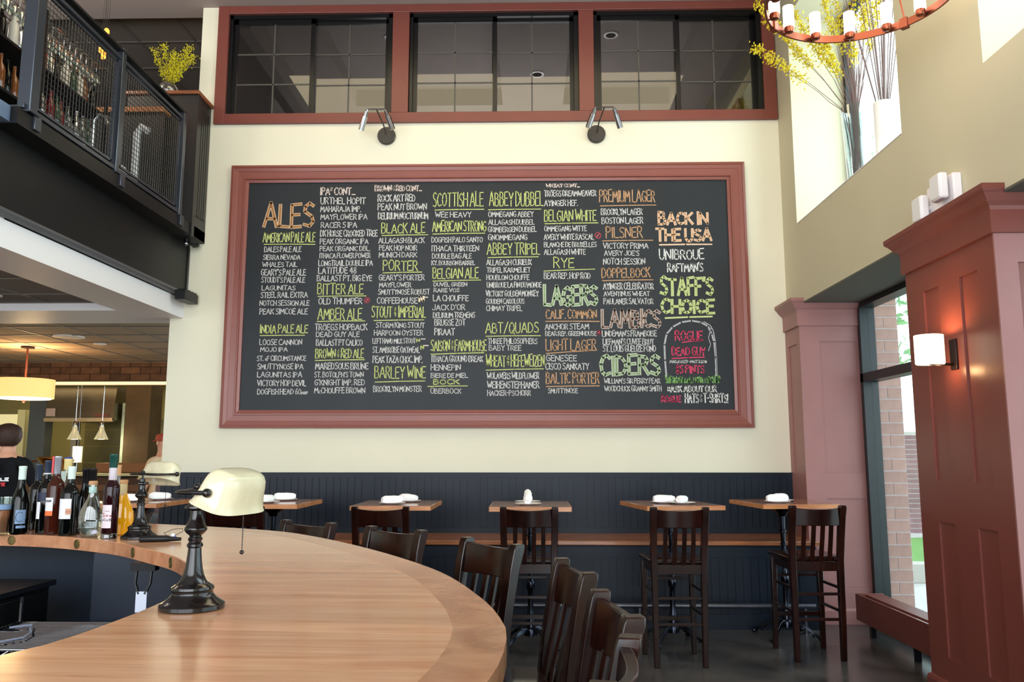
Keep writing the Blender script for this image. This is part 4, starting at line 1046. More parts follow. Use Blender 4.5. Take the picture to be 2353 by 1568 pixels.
for s in (-1, 1): MB().tube([(s * .03, 0, -.02), (s * .03, -.01, -.08), (s * .012, -.015, -.12)], .006, 6).build('strap', BLACKP, t)
MB().box(-.022, .022, -.018, -.014, -.19, -.11).build('label_card', mat('tag_white', (215, 222, 240), .5), t)

# ------------------------------------------------------------------ banker lamps
SHADE = mat('ivory_lamp_glass', (204, 196, 166), .25, spec=.5, coat=.3, noise=.10, nscale=14)
def lamp(loc, rot, label, chain=True, sc=1.0):
    t = thing('banker_lamp', label, 'lamp', loc, rot, 'banker lamps on the bar'); t.scale = (sc, sc, sc)
    MB().lathe([(.084, 0), (.0875, .003), (.0875, .013), (.084, .017), (.078, .020), (.064, .030), (.056, .040), (.0545, .043), (.0545, .049), (.0575, .054), (.056, .060), (.050, .064), (.046, .067), (.0405, .070)], seg=64).build('base', BRONZE, t)
    MB().lathe([(.0405, .069), (.034, .078), (.028, .092), (.0235, .110), (.0205, .130), (.0185, .150), (.0178, .163), (.0175, .165), (.0215, .169), (.0215, .175), (.0175, .179), (.0165, .183), (.0195, .187), (.0195, .191), (.016, .195), (.0165, .199), (.024, .205), (.0305, .213), (.0305, .219), (.028, .223), (.023, .232), (.019, .242), (.0165, .252), (.0165, .262), (.0165, .268)], seg=32).build('stem', BRONZE, t)
    MB().lathe([(.0165, .267), (.028, .270), (.032, .274), (.032, .279), (.024, .283), (.0145, .285), (.0145, .299), (.006, .302), (.004, .303)], seg=28).build('neck_disc', BRONZE, t)
    MB().tube([(0, 0, .301), (.003, 0, .310), (-.002, 0, .318), (0, 0, .323)], .0045, 8).build('finial_link', BRONZE, t)
    pts = [(.110, -.119, .322), (.07, -.119, .322), (.03, -.117, .322), (.012, -.105, .322), (.004, -.07, .322), (0, 0, .324), (.004, .07, .322), (.012, .105, .322), (.03, .117, .322), (.07, .119, .322), (.110, .119, .322)]
    y_ = MB().tube(pts, .0062, 10).build('yoke', BRONZE, t)
    for s in (-1, 1): MB().sphere((.114, s * .119, .322), .0125, 12, 8).build('knob', BRONZE, t)
    MB().sphere((0, 0, .333), .012, 10, 8, (1, 1, .8)).build('pivot_cap', BRONZE, t)
    # shade: rounded trough, tilted about the pivot
    prof = [(.02, .060), (.30, .0600), (.52, .0575), (.68, .051), (.80, .038), (.87, .020), (.92, -.002), (.965, -.022), (1.03, -.036), (1.10, -.043)]
    M = Matrix.Translation((.114, 0, .322)) @ Matrix.Rotation(radians(20), 4, 'Y'); rings = []
    def ring(k, z, off):
        r_ = []
        for j in range(48):
            a = 2 * pi * j / 48; ca, sa = cos(a), sin(a); e = .62 if k < .95 else .55
            x = math.copysign(abs(ca) ** e, ca) * (.060 * k - off); y = math.copysign(abs(sa) ** e, sa) * ((.050 + .067 * k) * min(1, k * 3) - off) if k > .3 else math.copysign(abs(sa) ** e, sa) * (.12 * k * 1.6)
            r_.append(M @ Vector((x, y, z - (off if z > 0 else 0))))
        return r_
    for k, z in prof: rings.append(ring(k, z, 0))
    for k, z in reversed(prof): rings.append(ring(k, z, .0035))
    MB().loft(rings, cap=True).build('lamp_shade', SHADE, t, smooth=70, fix=True)
    ch = MB(); zz = .262
    x0 = .150
    while zz > .165: ch.sphere((x0, .0, zz), .0021, 6, 4); zz -= .0052
    ch.tube([(x0, 0, .30), (x0, 0, .16)], .0006, 4)
    c = ch.build('pull_chain', BRONZE, t); MB().sphere((x0, 0, .157), .0062, 12, 8).build('pull_ball', BRONZE, c)
    return t
lamp((-.832, 2.075, ZB), radians(-14), 'near banker lamp with ivory glass shade and pull chain', sc=.885)
lamp((-1.764, 3.76, ZB), radians(64), 'farther banker lamp with ivory shade beside the bottles', sc=.885)

# ------------------------------------------------------------------ bottles and glass on the bar
def dark(n, c): return mat(n, c, .05, spec=.35)
BG = dark('dark_bottle_glass', (4, 6, 6)); RW_ = dark('red_liquid', (60, 8, 10)); AMB = dark('amber_rose_liquid', (58, 22, 12)); YEL = mat('golden_liquid', (226, 158, 12), .08, spec=.6, coat=.3)
def bottle(x, y, label, H, R, kind, glass, cap=None, caph=.06, labels=(), rot=0, group='bottles on the bar', neck=.0145, shoulder=None, extra=None, sx=1., sy=1.):
    t = thing('bottle', label, 'bottle', (x, y, ZB), rot, group)
    if kind == 'wine': pr = [(R * .8, 0), (R * .97, .004), (R, .012), (R, H * .58), (R * .97, H * .62), (R * .80, H * .67), (R * .5, H * .715), (neck * 1.15, H * .76), (neck, H * .80), (neck, H * .97), (neck * 1.1, H * .972), (neck * 1.1, H)]
    elif kind == 'burg': pr = [(R * .8, 0), (R, .008), (R, H * .42), (R * .93, H * .5), (R * .72, H * .60), (R * .46, H * .70), (neck * 1.1, H * .78), (neck, H * .84), (neck, H * .985), (neck, H)]
    elif kind == 'slim': pr = [(R * .9, 0), (R, .004), (R, H * .60), (R * .97, H * .625), (R * .7, H * .65), (neck * 1.2, H * .68), (neck, H * .70), (neck, H * .985), (neck, H)]
    else: pr = [(R * .55, 0), (R * .72, .004), (R * .93, H * .18), (R, H * .30), (R * .93, H * .43), (R * .66, H * .60), (R * .40, H * .72), (neck * 1.1, H * .80), (neck, H * .84), (neck, H * .93), (neck * 1.2, H * .935), (neck * 1.2, H * .955), (neck, H * .96)]
    b = MB().lathe(pr, seg=28).build('glass_body', glass, t); b.scale = (sx, sy, 1)
    if cap: MB().lathe([(neck + .0018, H - caph), (neck + .0022, H - caph + .002), (neck + .0022, H - .012), (neck + .0032, H - .010), (neck + .0032, H + .001), (neck * .8, H + .002), (.0001, H + .002)], seg=20).build('capsule', cap, t)
    for (z0, z1, a0, a1, m, nm) in labels:
        mb = MB(); K = 12; r_ = R * (1.012 if kind != 'flask' else .99)
        vs = []
        for i in range(K + 1):
            a = radians(a0 + (a1 - a0) * i / K)
            for z in (z0, z1): vs.append(((r_ * cos(a)) * sx, (r_ * sin(a)) * sy, z))
        mb.add(vs, [(2 * i, 2 * i + 2, 2 * i + 3, 2 * i + 1) for i in range(K)]); mb.build(nm, m, t, smooth=60)
    return t
LW = mat('white_paper_label', (232, 232, 236), .6); LO = mat('orange_label', (232, 116, 60), .6); LN = mat('navy_label', (30, 38, 64), .5); LB = mat('pale_blue_label', (120, 146, 180), .5); LP = mat('peach_label', (236, 140, 110), .6)
CW = mat('white_foil', (214, 230, 222), .35); CG = mat('green_foil', (20, 70, 62), .3, metal=.3); CN = mat('slate_foil', (50, 60, 78), .35, metal=.3); CK = mat('black_foil', (14, 14, 18), .3, metal=.3); CRM = mat('cream_foil', (226, 206, 140), .4); CBL = mat('blue_cap', (38, 46, 130), .4); CORK = mat('cork', (198, 152, 108), .8); RS = mat('red_strip', (210, 70, 70), .5)
def on_bar(px, py):
    """bar-top point seen under a pixel of the 2353 x 1568 photo"""
    f = Vector((-sin(YAW) * cos(PITCH), cos(YAW) * cos(PITCH), sin(PITCH))); r = Vector((cos(YAW), sin(YAW), 0)); u = r.cross(f)
    d = f * 1891.7 + r * (px - 1176.5) - u * (py - 784); k = (ZB - EYE) / d.z; return d.x * k, d.y * k
F = -90  # angle that faces the camera
def lett(t, R, z, w, h, txt, m, a=-80, sx=1.):
    st = strokes(txt, -w / 2, w / 2, z, z + h); mb = MB(); r_ = R * 1.02
    for s_ in st:
        for p, q in zip(s_, s_[1:]):
            L = hypot(q[0] - p[0], q[1] - p[1]) or 1e-6; nx, nz = -(q[1] - p[1]) / L * .0011, (q[0] - p[0]) / L * .0011
            vs = []
            for X, Z in ((p[0] + nx, p[1] + nz), (p[0] - nx, p[1] - nz), (q[0] - nx, q[1] - nz), (q[0] + nx, q[1] + nz)):
                g = radians(a) + X / r_; vs.append((r_ * cos(g) * sx, r_ * sin(g), Z))
            mb.add(vs, [(0, 1, 2, 3)])
    mb.build('print', m, t, smooth=0)
INK = mat('dark_ink', (40, 36, 44), .6); INKR = mat('red_ink', (150, 50, 50), .6)
x, y = on_bar(41, 1228); t = bottle(x, y, 'dark wine bottle with long white capsule, leftmost on the bar', .318, .040, 'burg', BG, CW, .062, [(.05, .115, -84, -20, LB, 'swirl_label'), (.030, .042, -75, -15, LB, 'label_strip')])
lett(t, .041, .060, .03, .045, 'C', mat('dark_ink2', (16, 20, 26), .5), -60)
x, y = on_bar(80, 1218); bottle(x, y, 'dark bottle with slate capsule, behind the leftmost wine bottles', .325, .038, 'wine', BG, CN, .075, [])
x, y = on_bar(100, 1226); t = bottle(x, y, 'black wine bottle with grey neck band and tall white strip label', .345, .0385, 'wine', BG, CN, .062, [(.070, .150, -132, -96, LW, 'label_strip'), (.155, .195, -125, -60, LN, 'upper_label')])
MB().lathe([(.0175, .280), (.0185, .281), (.0185, .285), (.0175, .286)], seg=20).build('neck_ring', LW, t)
x, y = on_bar(121, 1228); t = bottle(x, y, 'amber rose bottle with red and silver sleeve and white-orange label', .365, .0395, 'wine', AMB, mat('silver_sleeve', (176, 178, 186), .25, metal=.6), .082, [(.110, .172, -140, -72, LW, 'label_white'), (.088, .110, -140, -72, LO, 'label_orange'), (.27, .36, 0, 0, LO, 'x')][:2])
MB().box(-.0186, -.010, -.0165, -.010, .285, .366).build('red_strip', RS, t); lett(t, .040, .152, .035, .010, 'elkurf'.upper(), INK, -106)
x, y = on_bar(133, 1221); bottle(x, y, 'red-filled bottle with white cap, behind the amber bottle', .290, .036, 'wine', mat('cherry_red_liquid', (150, 12, 12), .1, coat=.3), CW, .05, [])
x, y = on_bar(146, 1218); t = bottle(x, y, 'bottle with blue cap and cream neck foil, standing behind', .352, .036, 'slim', CLEAR, CRM, .052, [], neck=.0165)
MB().lathe([(.0175, .350), (.019, .351), (.019, .360), (.010, .362), (.0001, .362)], seg=18).build('blue_cap', CBL, t)
x, y = on_bar(155, 1231); t = bottle(x, y, 'dark red wine bottle with white capsule and big white label', .318, .0415, 'wine', BG, CW, .058, [(.078, .170, -146, -52, LW, 'label'), (.098, .125, -84, -50, mat('tan_box', (206, 150, 120), .6), 'label_box')])
lett(t, .0425, .107, .022, .008, '---', INKR, -66)
for i, (px, py) in enumerate(((188, 1224), (198, 1218), (206, 1226))):
    x, y = on_bar(px, py); bottle(x, y, ['black bottle in a huddle of three, with colourful label near its foot', 'black bottle in a huddle of three, at the back', 'black bottle in a huddle of three, behind the clear flask'][i], .305, .036, 'burg', BG, CK, .07, [(.028, .085, -140, -60, LN, 'label'), (.045, .066, -128, -96, LP, 'label_patch'), (.020, .026, -140, -60, LW, 'label_line')] if i == 0 else [], neck=.0125)
x, y = on_bar(206, 1235); t = bottle(x, y, 'clear round flask bottle with cork and pale neck band', .246, .058, 'flask', CLEAR, None, 0, [(.018, .034, -70, -40, mat('barcode_label', (200, 204, 224), .5), 'barcode')], neck=.0155, sy=.62)
MB().lathe([(.0175, .236), (.019, .238), (.019, .252), (.0165, .254), (.0001, .254)], seg=18).build('cork', CORK, t)
MB().lathe([(.0165, .200), (.0168, .201), (.0168, .226), (.0165, .227)], seg=18).build('neck_band', mat('mint_band', (170, 200, 196), .4), t)
MB().lathe([(.030, .006), (.040, .020), (.046, .045), (.0001, .046)], seg=20).build('liquid', CLEAR, t)
x, y = on_bar(250, 1238); t = bottle(x, y, 'tall slim dark red liqueur bottle with green capsule and script label', .375, .0335, 'slim', dark('dark_berry_liquid', (34, 8, 14)), CG, .060, [(.048, .150, -140, -56, mat('cream_label', (222, 208, 212), .6), 'label')], neck=.0155)
MB().lathe([(.0165, .26), (.017, .262), (.017, .315), (.0165, .316)], seg=18).build('neck_wrap', mat('frosted_wrap', (190, 180, 186), .35), t)
MB().lathe([(.031, 0), (.0345, .002), (.0345, .022), (.033, .024)], seg=24).build('clear_foot', CLEAR, t)
lett(t, .0345, .098, .045, .016, 'Soo'.replace('S', 'S'), INKR, -92); lett(t, .0345, .080, .045, .010, 'oCoS', INK, -92); lett(t, .0345, .12, .02, .006, '---', INK, -88)
x, y = on_bar(277, 1230); t = bottle(x, y, 'golden yellow flask bottle with cork, next to the farther lamp', .250, .056, 'flask', YEL, None, 0, [], neck=.0155, sy=.62)
MB().lathe([(.017, .238), (.019, .240), (.019, .256), (.0001, .257)], seg=18).build('cork', CORK, t); MB().lathe([(.0168, .185), (.0172, .186), (.0172, .236), (.0168, .237)], seg=18).build('neck_band', mat('pale_band', (206, 186, 140), .5), t)
x, y = on_bar(262, 1222); t = bottle(x, y, 'clear bottle with cork pourer, hidden behind the slim green-capped one', .322, .033, 'slim', CLEAR, CORK, .05, [], neck=.0135)
x, y = on_bar(2, 1230); t = thing('pint_glass', 'pint glass with pale band and amber drink at the left edge', 'glass', (x, y, ZB))
MB().lathe([(.026, 0), (.028, .003), (.038, .175), (.0365, .175), (.0265, .012), (.0001, .010)], seg=24).build('tumbler', CLEAR, t)
MB().lathe([(.0255, .013), (.0335, .115), (.0001, .116)], seg=20).build('drink', mat('peach_drink', (190, 120, 84), .2), t); MB().lathe([(.0350, .118), (.0362, .142)], seg=24).build('band', LB, t)
# black case with looped cord by the far lamp
x, y = on_bar(368, 1246)
t = thing('black_case', 'slim black case with looped cord and white bead beside the farther lamp', 'case', (x, y, ZB), radians(14))
MB().tube([(-.085, 0, .014), (-.08, 0, .014), (.03, 0, .014), (.04, 0, .012), (.085, .005, .010)], [.010, .014, .014, .011, .007], 12).build('body', BLACKP, t)
MB().tube([(.03, .01, .020), (.0, .08, .030), (.02, .17, .038), (.06, .19, .040), (.075, .10, .034), (.05, .015, .022)], .0014, 5).build('cord', BLACKP, t)
MB().sphere((.048, .012, .026), .009, 10, 8).build('bead', mat('bead', (225, 225, 245), .3), t); MB().sphere((.056, .016, .018), .007, 8, 6).build('bead', mat('blue_bead', (90, 96, 190), .3), t)
# ------------------------------------------------------------------ ring chandelier
t = thing('chandelier', 'bronze ring chandelier with glowing white candle glasses, top right', 'chandelier', (1.743, 4.085, 3.80))
COP = mat('copper_bronze', (122, 66, 46), .3, metal=.8); R0 = .4815
MB().lathe([(R0 - .012, .0), (R0, .0), (R0, .042), (R0 - .012, .042), (R0 - .012, .0)], seg=72).build('ring', COP, t)
CGL = mat('lit_candle_glass', (255, 246, 236), .3, emit=(255, 236, 220), estr=4.5)
for k in range(14):
    a = radians(k * 360 / 14 + 24); x, y = (R0 - .045) * cos(a), (R0 - .045) * sin(a)
    g = MB().lathe([(.0285, .03), (.030, .032), (.030, .155), (.027, .155), (.027, .036), (.0001, .034)], (x, y, 0), 20).build('candle_glass', CGL, t)
    MB().lathe([(.012, -.004), (.022, .0), (.024, .006), (.0265, .012), (.0265, .034), (.02, .035)], (x, y, 0), 18).build('cup', COP, t)
    MB().tube([(x, y, .004), ((R0 - .005) * cos(a), (R0 - .005) * sin(a), .004)], .006, 6).build('arm', COP, t)
for a in (radians(138), radians(39.5), radians(270)):
    x, y = R0 * cos(a), R0 * sin(a)
    cl = MB().box(-.020, .016, -.022, .022, -.008, .052, Matrix.Translation((x, y, 0)) @ Matrix.Rotation(a, 4, 'Z')).build('clamp', COP, t, bevel=.003)
    MB().tube([(x, y, .05), (0, 0, 1.35)], .005, 6).build('rod', COP, t)
MB().tube([(0, 0, 1.33), (0, 0, ZC - 3.80)], .012, 10).build('stem', COP, t)
MB().lathe([(.07, ZC - 3.84), (.07, ZC - 3.80)], (0, 0, 0), 20).build('canopy', COP, t)
point_light('chandelier_glow', (1.743, 4.085, 3.97), 16, (1, .80, .60), .3)
# ------------------------------------------------------------------ vases on the clerestory sill
rb = random.Random(3)
t = thing('vase', 'tall clear glass vase of bare twigs and yellow blossom on window sill', 'vase', (2.66, 6.45, ZS + .004))
MB().lathe([(.075, 0), (.085, .006), (.115, .735), (.110, .735), (.080, .016), (.0001, .014)], seg=28).build('glass_body', CLEAR, t)
TW = mat('twig_bark', (122, 98, 94), .8); BLO = mat('yellow_blossom', (226, 208, 40), .7, rand=.1, noise=.15, nscale=40)
tw = MB(); bl = MB()
def blossom(p, n, s, lo=.010, hi=.017):
    for _ in range(n):
        q = p + Vector((rb.gauss(0, s), rb.gauss(0, s), rb.gauss(0, s)))
        for k in range(3):
            u = Vector((rb.uniform(-1, 1), rb.uniform(-1, 1), rb.uniform(-1, 1))).normalized(); v = u.orthogonal().normalized(); e = rb.uniform(lo, hi)
            bl.add([q - u * e, q + v * e * .6, q + u * e, q - v * e * .6], [(0, 1, 2, 3)])
def fit(q):   # keep the sprays clear of the pane, jamb and header
    q = Vector(q); q.x = min(q.x, .20)
    if q.x > -.27: q.y = min(q.y, .76); q.z = min(q.z, 1.94)
    else: q.y = min(q.y, 1.15)
    return q
def twig(ax, ay, L, bend, dens=0, f0=.45, r=.0035):
    b0 = Vector((rb.uniform(-.05, .05), rb.uniform(-.05, .05), .02)); rim_ = Vector((ax * .1, ay * .1, .72)); d = Vector((ax, ay, 1)).normalized(); P = [b0, rim_]
    n = 7
    for k in range(1, n + 1): P.append(rim_ + d * (L * k / n) + Vector((ax * .1, ay * .1, 0)) * bend * (k / n) ** 2 * 3 + Vector((rb.gauss(0, .006), rb.gauss(0, .006), 0)))
    P = [fit(q) for q in P]
    tw.tube(P, [r * (1 - .8 * i / (len(P) - 1)) for i in range(len(P))], 5)
    if dens:
        for _ in range(dens):
            s = rb.uniform(f0, 1) * (n); i = min(int(s), n - 1); q = P[i + 1].lerp(P[i + 2] if i + 2 < len(P) else P[-1], s - i); blossom(q, 2, .020)
for k in range(26): a = rb.uniform(0, 2 * pi); m_ = rb.uniform(.02, .22); twig(m_ * cos(a), m_ * sin(a), rb.uniform(.9, 1.5), .3, 0)
# long flowering sprays leaning into the room and toward the chalkboard wall
for ax, ay, L, dn in ((-.62, .1, 1.05, 120), (-.75, .35, .95, 90), (-.30, .25, 1.15, 150), (-.15, .05, 1.3, 150), (-.95, .2, .85, 50), (.05, -.25, 1.3, 110), (-.05, -.45, 1.2, 130), (-.38, -.05, .8, 120), (.1, -.1, 1.3, 110), (-.2, .15, .75, 110), (-.22, -.25, 1.0, 100), (.0, -.6, 1.1, 120), (.12, -.35, 1.0, 120), (-.1, -.3, .8, 120), (-.5, .25, 1.3, 120)):
    twig(ax, ay, L, .35, dn)
stuff(tw.build('twigs', TW, t)); stuff(bl.build('blossom', BLO, t, smooth=0))
t = thing('vase', 'white cylinder vase with bare twigs on sill, right of glass vase', 'vase', (2.66, 5.94, ZS + .004))
MB().lathe([(.068, 0), (.072, .004), (.072, .55), (.067, .55), (.067, .02), (.0001, .018)], seg=28).build('vase_body', WHITE, t)
tw = MB()
for k in range(22):
    a = rb.uniform(0, 2 * pi); m_ = rb.uniform(.02, .16); P = [Vector((rb.uniform(-.04, .04), rb.uniform(-.04, .04), .03)), Vector((m_ * cos(a) * .4, m_ * sin(a) * .4, .6)), Vector((m_ * cos(a) * 1.2, m_ * sin(a) * 1.2, 1.2)), Vector((m_ * cos(a) * 2.2, m_ * sin(a) * 2.2, rb.uniform(1.6, 1.9)))]
    tw.tube([fit(q) for q in P], [.0045, .004, .003, .0012], 5)
stuff(tw.build('twigs', TW, t))

# ------------------------------------------------------------------ balcony props
t = thing('vase', 'glass bowl of yellow blossom sprigs on balcony half wall cap', 'vase', (-3.50, 7.50, 4.83))
MB().lathe([(.05, 0), (.09, .03), (.105, .08), (.09, .13), (.06, .16), (.055, .16), (.085, .13), (.10, .08), (.085, .035), (.0001, .012)], seg=24).build('glass_body', CLEAR, t)
tw = MB(); bl = MB(); BL2 = mat('lime_blossom', (206, 196, 40), .7, rand=.1, noise=.2, nscale=40)
for ax, ay, L in ((.25, 0, .30), (.5, .05, .42), (-.15, 0, .42), (.05, .1, .36), (.35, .1, .44), (.75, 0, .36), (-.4, 0, .40), (.15, -.1, .30), (.6, -.1, .26)):
    d = Vector((ax, ay, 1)).normalized(); P = [Vector((0, 0, .02)), Vector((ax * .03, 0, .15)), Vector((ax * .03, 0, .15)) + d * L * .6, Vector((ax * .03, 0, .15)) + d * L]; tw.tube(P, [.004, .003, .002, .001], 5)
    for _ in range(110): s = rb.uniform(.15, 1); blossom(P[1] + d * L * s, 2, .018, .005, .010)
stuff(tw.build('twigs', TW, t)); stuff(bl.build('blossom', BL2, t, smooth=0))
t = thing('upstairs_bar', 'upstairs bar counter with honey wood edge behind the mesh railing', 'bar counter', (-4.4, 7.2, 3.54))
MB().box(-1.6, 1.02, 0, .03, .0, 1.02).build('counter_front', mat('charcoal_panel', (36, 34, 33), .35), t); MB().box(-1.6, 1.03, -.03, .11, 1.02, 1.07).build('counter_top', wood('amber_top', (176, 112, 58), (134, 78, 36), .3), t, bevel=.004)
SMET = mat('sink_steel', (200, 204, 206), .2, metal=1)
t = thing('shelf_unit', 'upstairs dark shelf unit of glassware along the balcony railing', 'shelf', (-3.95, 5.9, 3.54))
for z in (.10, .46, .84): MB().box(-.22, .22, -.95, .95, z - .02, z).build('shelf', UK, t)
for y in (-.95, 0, .95):
    for x in (-.21, .21): MB().box(x - .012, x + .012, y - .012, y + .012, 0, 1.30).build('upright', UK, t)
for x in (-.15, -.05, .05, .15): MB().tube([(x, -.95, 1.28), (x, .95, 1.28)], .008, 6).build('hanging_rail', CHROME, t)
wine = MB().lathe([(.034, 0), (.034, .002), (.005, .006), (.004, .075), (.012, .085), (.032, .11), (.038, .14), (.033, .175), (.031, .175), (.036, .14), (.030, .112), (.0001, .088)], seg=14).mesh('wine_glass', CLEAR)
tumb = MB().lathe([(.028, 0), (.033, .11), (.031, .11), (.027, .006), (.0001, .005)], seg=14).mesh('tumbler', glassy('bright_glass', (240, 246, 246), .3))
ri = random.Random(21)
ORD = 'first second third fourth fifth sixth seventh eighth ninth tenth eleventh twelfth thirteenth fourteenth fifteenth sixteenth seventeenth eighteenth nineteenth twentieth twenty-first twenty-second'.split()
for j in range(22):
    y = 5.0 + j * .084
    for x in (-3.80, -4.0):
        o = link('wine_glass', wine, None, (x, y, 4.82 - .01)); o.rotation_euler = (pi, 0, 0)
        tag(o, 'stemmed glass hanging upstairs, %s from corner post in %s row' % (ORD[j], 'front' if x > -3.9 else 'back'), 'glass', 'wine glasses hanging upstairs')
for j in range(16):
    for x in (-3.80, -3.92):
        tag(link('tumbler', tumb, None, (x, 5.06 + j * .112, 3.64)), 'clear tumbler on bottom upstairs shelf, %s from corner post, %s row' % (ORD[j], 'front' if x > -3.9 else 'back'), 'glass', 'tumblers on the bottom shelf upstairs')
bm_ = MB().lathe([(.033, 0), (.036, .004), (.036, .17), (.030, .20), (.013, .235), (.013, .29), (.014, .295), (.0001, .296)], seg=14)
bcol = [('clear', CLEAR), ('amber', mat('amber_glass', (110, 60, 22), .1, coat=.4)), ('green', mat('green_glass', (28, 60, 40), .1, coat=.4)), ('silver', CHROME), ('dark', BG), ('red', mat('ruby_glass', (110, 18, 22), .1, coat=.4)), ('pale', mat('pale_bottle', (196, 190, 176), .25))]
bms = {n: bm_.mesh('bottle', m) for n, m in bcol}
words = dict(clear='clear glass', amber='amber glass', green='green glass', silver='shiny silver', dark='dark glass', red='ruby red', pale='pale frosted')
for zi, (z, sn) in enumerate(((4.00, 'middle'), (4.38, 'top'))):
    for j in range(18):
        n = bcol[(j * 3 + zi * 2 + ri.randint(0, 1)) % 7][0]
        tag(link('bottle', bms[n], None, (-3.83 + ri.uniform(-.02, .02), 5.03 + j * .102, z)), '%s liquor bottle, %s from corner post on the %s upstairs shelf' % (words[n], ORD[j], sn), 'bottle', 'bottles on the %s shelf upstairs' % sn)
t = thing('dish_sink', 'bright steel sink basin seen through the right mesh panel', 'sink', (-3.62, 6.55, 3.54))
MB().lathe([(.10, 0), (.11, .01), (.12, .30), (.11, .36), (.0001, .37)], (0, .25, 0), 20).build('steel_cylinder', mat('white_enamel', (220, 220, 222), .3), t)
MB().box(-.16, .12, -.42, -.02, .28, .34).build('basin', SMET, t, bevel=.02); MB().tube([(0, -.1, .34), (0, -.1, .62), (.04, -.1, .68), (.1, -.1, .66), (.12, -.1, .60)], .016, 10).build('tap', SMET, t)
for x in (-.15, .11):
    for y in (-.41, -.03): MB().tube([(x, y, 0), (x, y, .28)], .012, 6).build('leg', SMET, t)
t = tag(MB().tube([(-3.50, 6.95, 3.545), (-3.50, 6.95, 4.25), (-3.46, 6.95, 4.32), (-3.40, 6.95, 4.28)], .034, 10).build('white_pipe', mat('white_enamel', (220, 220, 222), .3)), 'bent white pipe upstairs left of the half wall', 'pipe')
for k, (y, z, x) in enumerate(((5.9, 4.627, -3.989), (5.9, 4.52, -3.97), (6.5, 4.985, -3.59), (6.5, 4.905, -3.61), (6.5, 4.82, -3.625), (6.5, 4.815, -3.575), (6.5, 4.765, -3.605))):
    t = thing('string_light', ['small glowing orange bulb left of the corner post', 'lower small orange bulb left of the corner post', 'topmost orange bulb above the handrail', 'orange bulb just over the handrail', 'left orange bulb in the close pair behind the top rail', 'right orange bulb in the close pair behind the top rail', 'lowest orange bulb behind the top rail near middle post'][k], 'light', (x, y, z), 0, 'orange lights upstairs')
    MB().sphere((0, 0, 0), .022, 12, 8, (1, 1, 1.4)).build('bulb', mat('orange_bulb', (255, 120, 40), .3, emit=(255, 130, 40), estr=5), t)
    MB().tube([(0, 0, .028), (0, 0, 5.93 - z)], .0015, 4).build('cord', BLACKP, t)
for x in (-4.6, -6.2): point_light('upstairs_lamp', (x, 6.2, 5.5), 40, (1, .85, .7), .2)

# ------------------------------------------------------------------ fixtures in the lower ceilings
for i, (x, y, z, r, lab) in enumerate(((-4.6, 6.86, 2.777, .06, 'round recessed downlight in the near ceiling coffer'), (-4.62, 6.3, 2.777, .06, 'recessed downlight at the left edge of near coffer'), (-5.33, 9.31, 2.77, .17, 'large round speaker grille in the kitchen side ceiling'), (-5.30, 9.95, 2.77, .075, 'small recessed downlight beyond the round speaker grille'))):
    t = thing('ceiling_speaker' if 'speaker' in lab else 'downlight', lab, 'speaker' if 'speaker' in lab else 'light', (x, y, z))
    MB().lathe([(r, .004), (r, -.008), (r * .86, -.010)], seg=28).build('trim_ring', WHITEP, t); MB().lathe([(r * .86, -.009), (.0001, -.006)], seg=24).build('grille' if 'speaker' in lab else 'lens', mat('pale_grille', (214, 190, 170), .6), t)
# drum pendant
t = thing('pendant_lamp', 'glowing amber drum pendant hanging over the bar at left', 'lamp', (-6.34, 10.18, 2.12))
DS = mat('amber_drum_shade', (246, 206, 140), .6, emit=(255, 204, 120), estr=.85)
MB().lathe([(.335, .0), (.335, .235), (.331, .235), (.331, .0), (.335, 0)], seg=48).build('lamp_shade', DS, t)
MB().lathe([(.325, .012), (.30, -.012), (.0001, -.03)], seg=40).build('diffuser', mat('drum_diffuser', (255, 240, 210), .5, emit=(255, 236, 200), estr=2.6), t)
MB().tube([(0, 0, .0), (0, 0, .655)], .013, 8).build('stem', COP, t); MB().lathe([(.08, .63), (.08, .655)], seg=20).build('canopy', DB, t)
for a in range(0, 360, 90): MB().tube([(.33 * cos(radians(a + 10)), .33 * sin(radians(a + 10)), .02), (0, 0, -.03)], .006, 6).build('spoke', COP, t)
MB().sphere((0, 0, -.04), .02).build('finial', COP, t)
point_light('pendant_glow', (-6.34, 10.18, 2.5), 34, (1, .66, .30), .15); point_light('pendant_down', (-6.34, 10.18, 2.0), 14, (1, .78, .5), .15)

# ------------------------------------------------------------------ open kitchen beyond the bar
wk = struct(MB().box(-9.9, -5.2, 12.0, 12.25, 2.50, 2.80).build('wall_kitchen', MORTD, smooth=0))
mf = MB().box(0, .29, -.008, .02, 0, .092).mesh('brick', BRICKD, 0)
for r in range(3):
    for k in range(16): link('brick', mf, wk, (-9.8 + k * .3 + (.15 if r % 2 else 0), 12.0, 2.505 + r * .1))
wl = struct(MB().box(-9.9, -3.3, 11.6, 11.8, 0, 1.12).build('wall_kitchen_counter', MORTD, smooth=0))
for r in range(10):
    for k in range(21): link('brick', mf, wl, (-9.85 + k * .3 + (.15 if r % 2 else 0), 11.6, .11 + r * .1))
tag(MB().box(-9.9, -3.3, 11.45, 12.1, 1.12, 1.16).build('pass_counter', mat('pass_steel', (176, 168, 130), .3, metal=.8), bevel=.004), 'long steel pass counter on the low kitchen brick wall', 'counter')
t = thing('exhaust_hood', 'big stainless steel kitchen hood above the cooking line', 'hood', (-6.7, 12.9, 1.93))
MB().xprism([(-.6, .0), (-.6, .04), (-.52, .50), (.5, .50), (.5, 0)], -.62, .42).build('hood_body', STAIN, t, smooth=0)
MB().box(-.62, .42, -.62, -.57, -.02, .03).build('drip_edge', mat('warm_steel', (210, 180, 140), .25, metal=1), t)
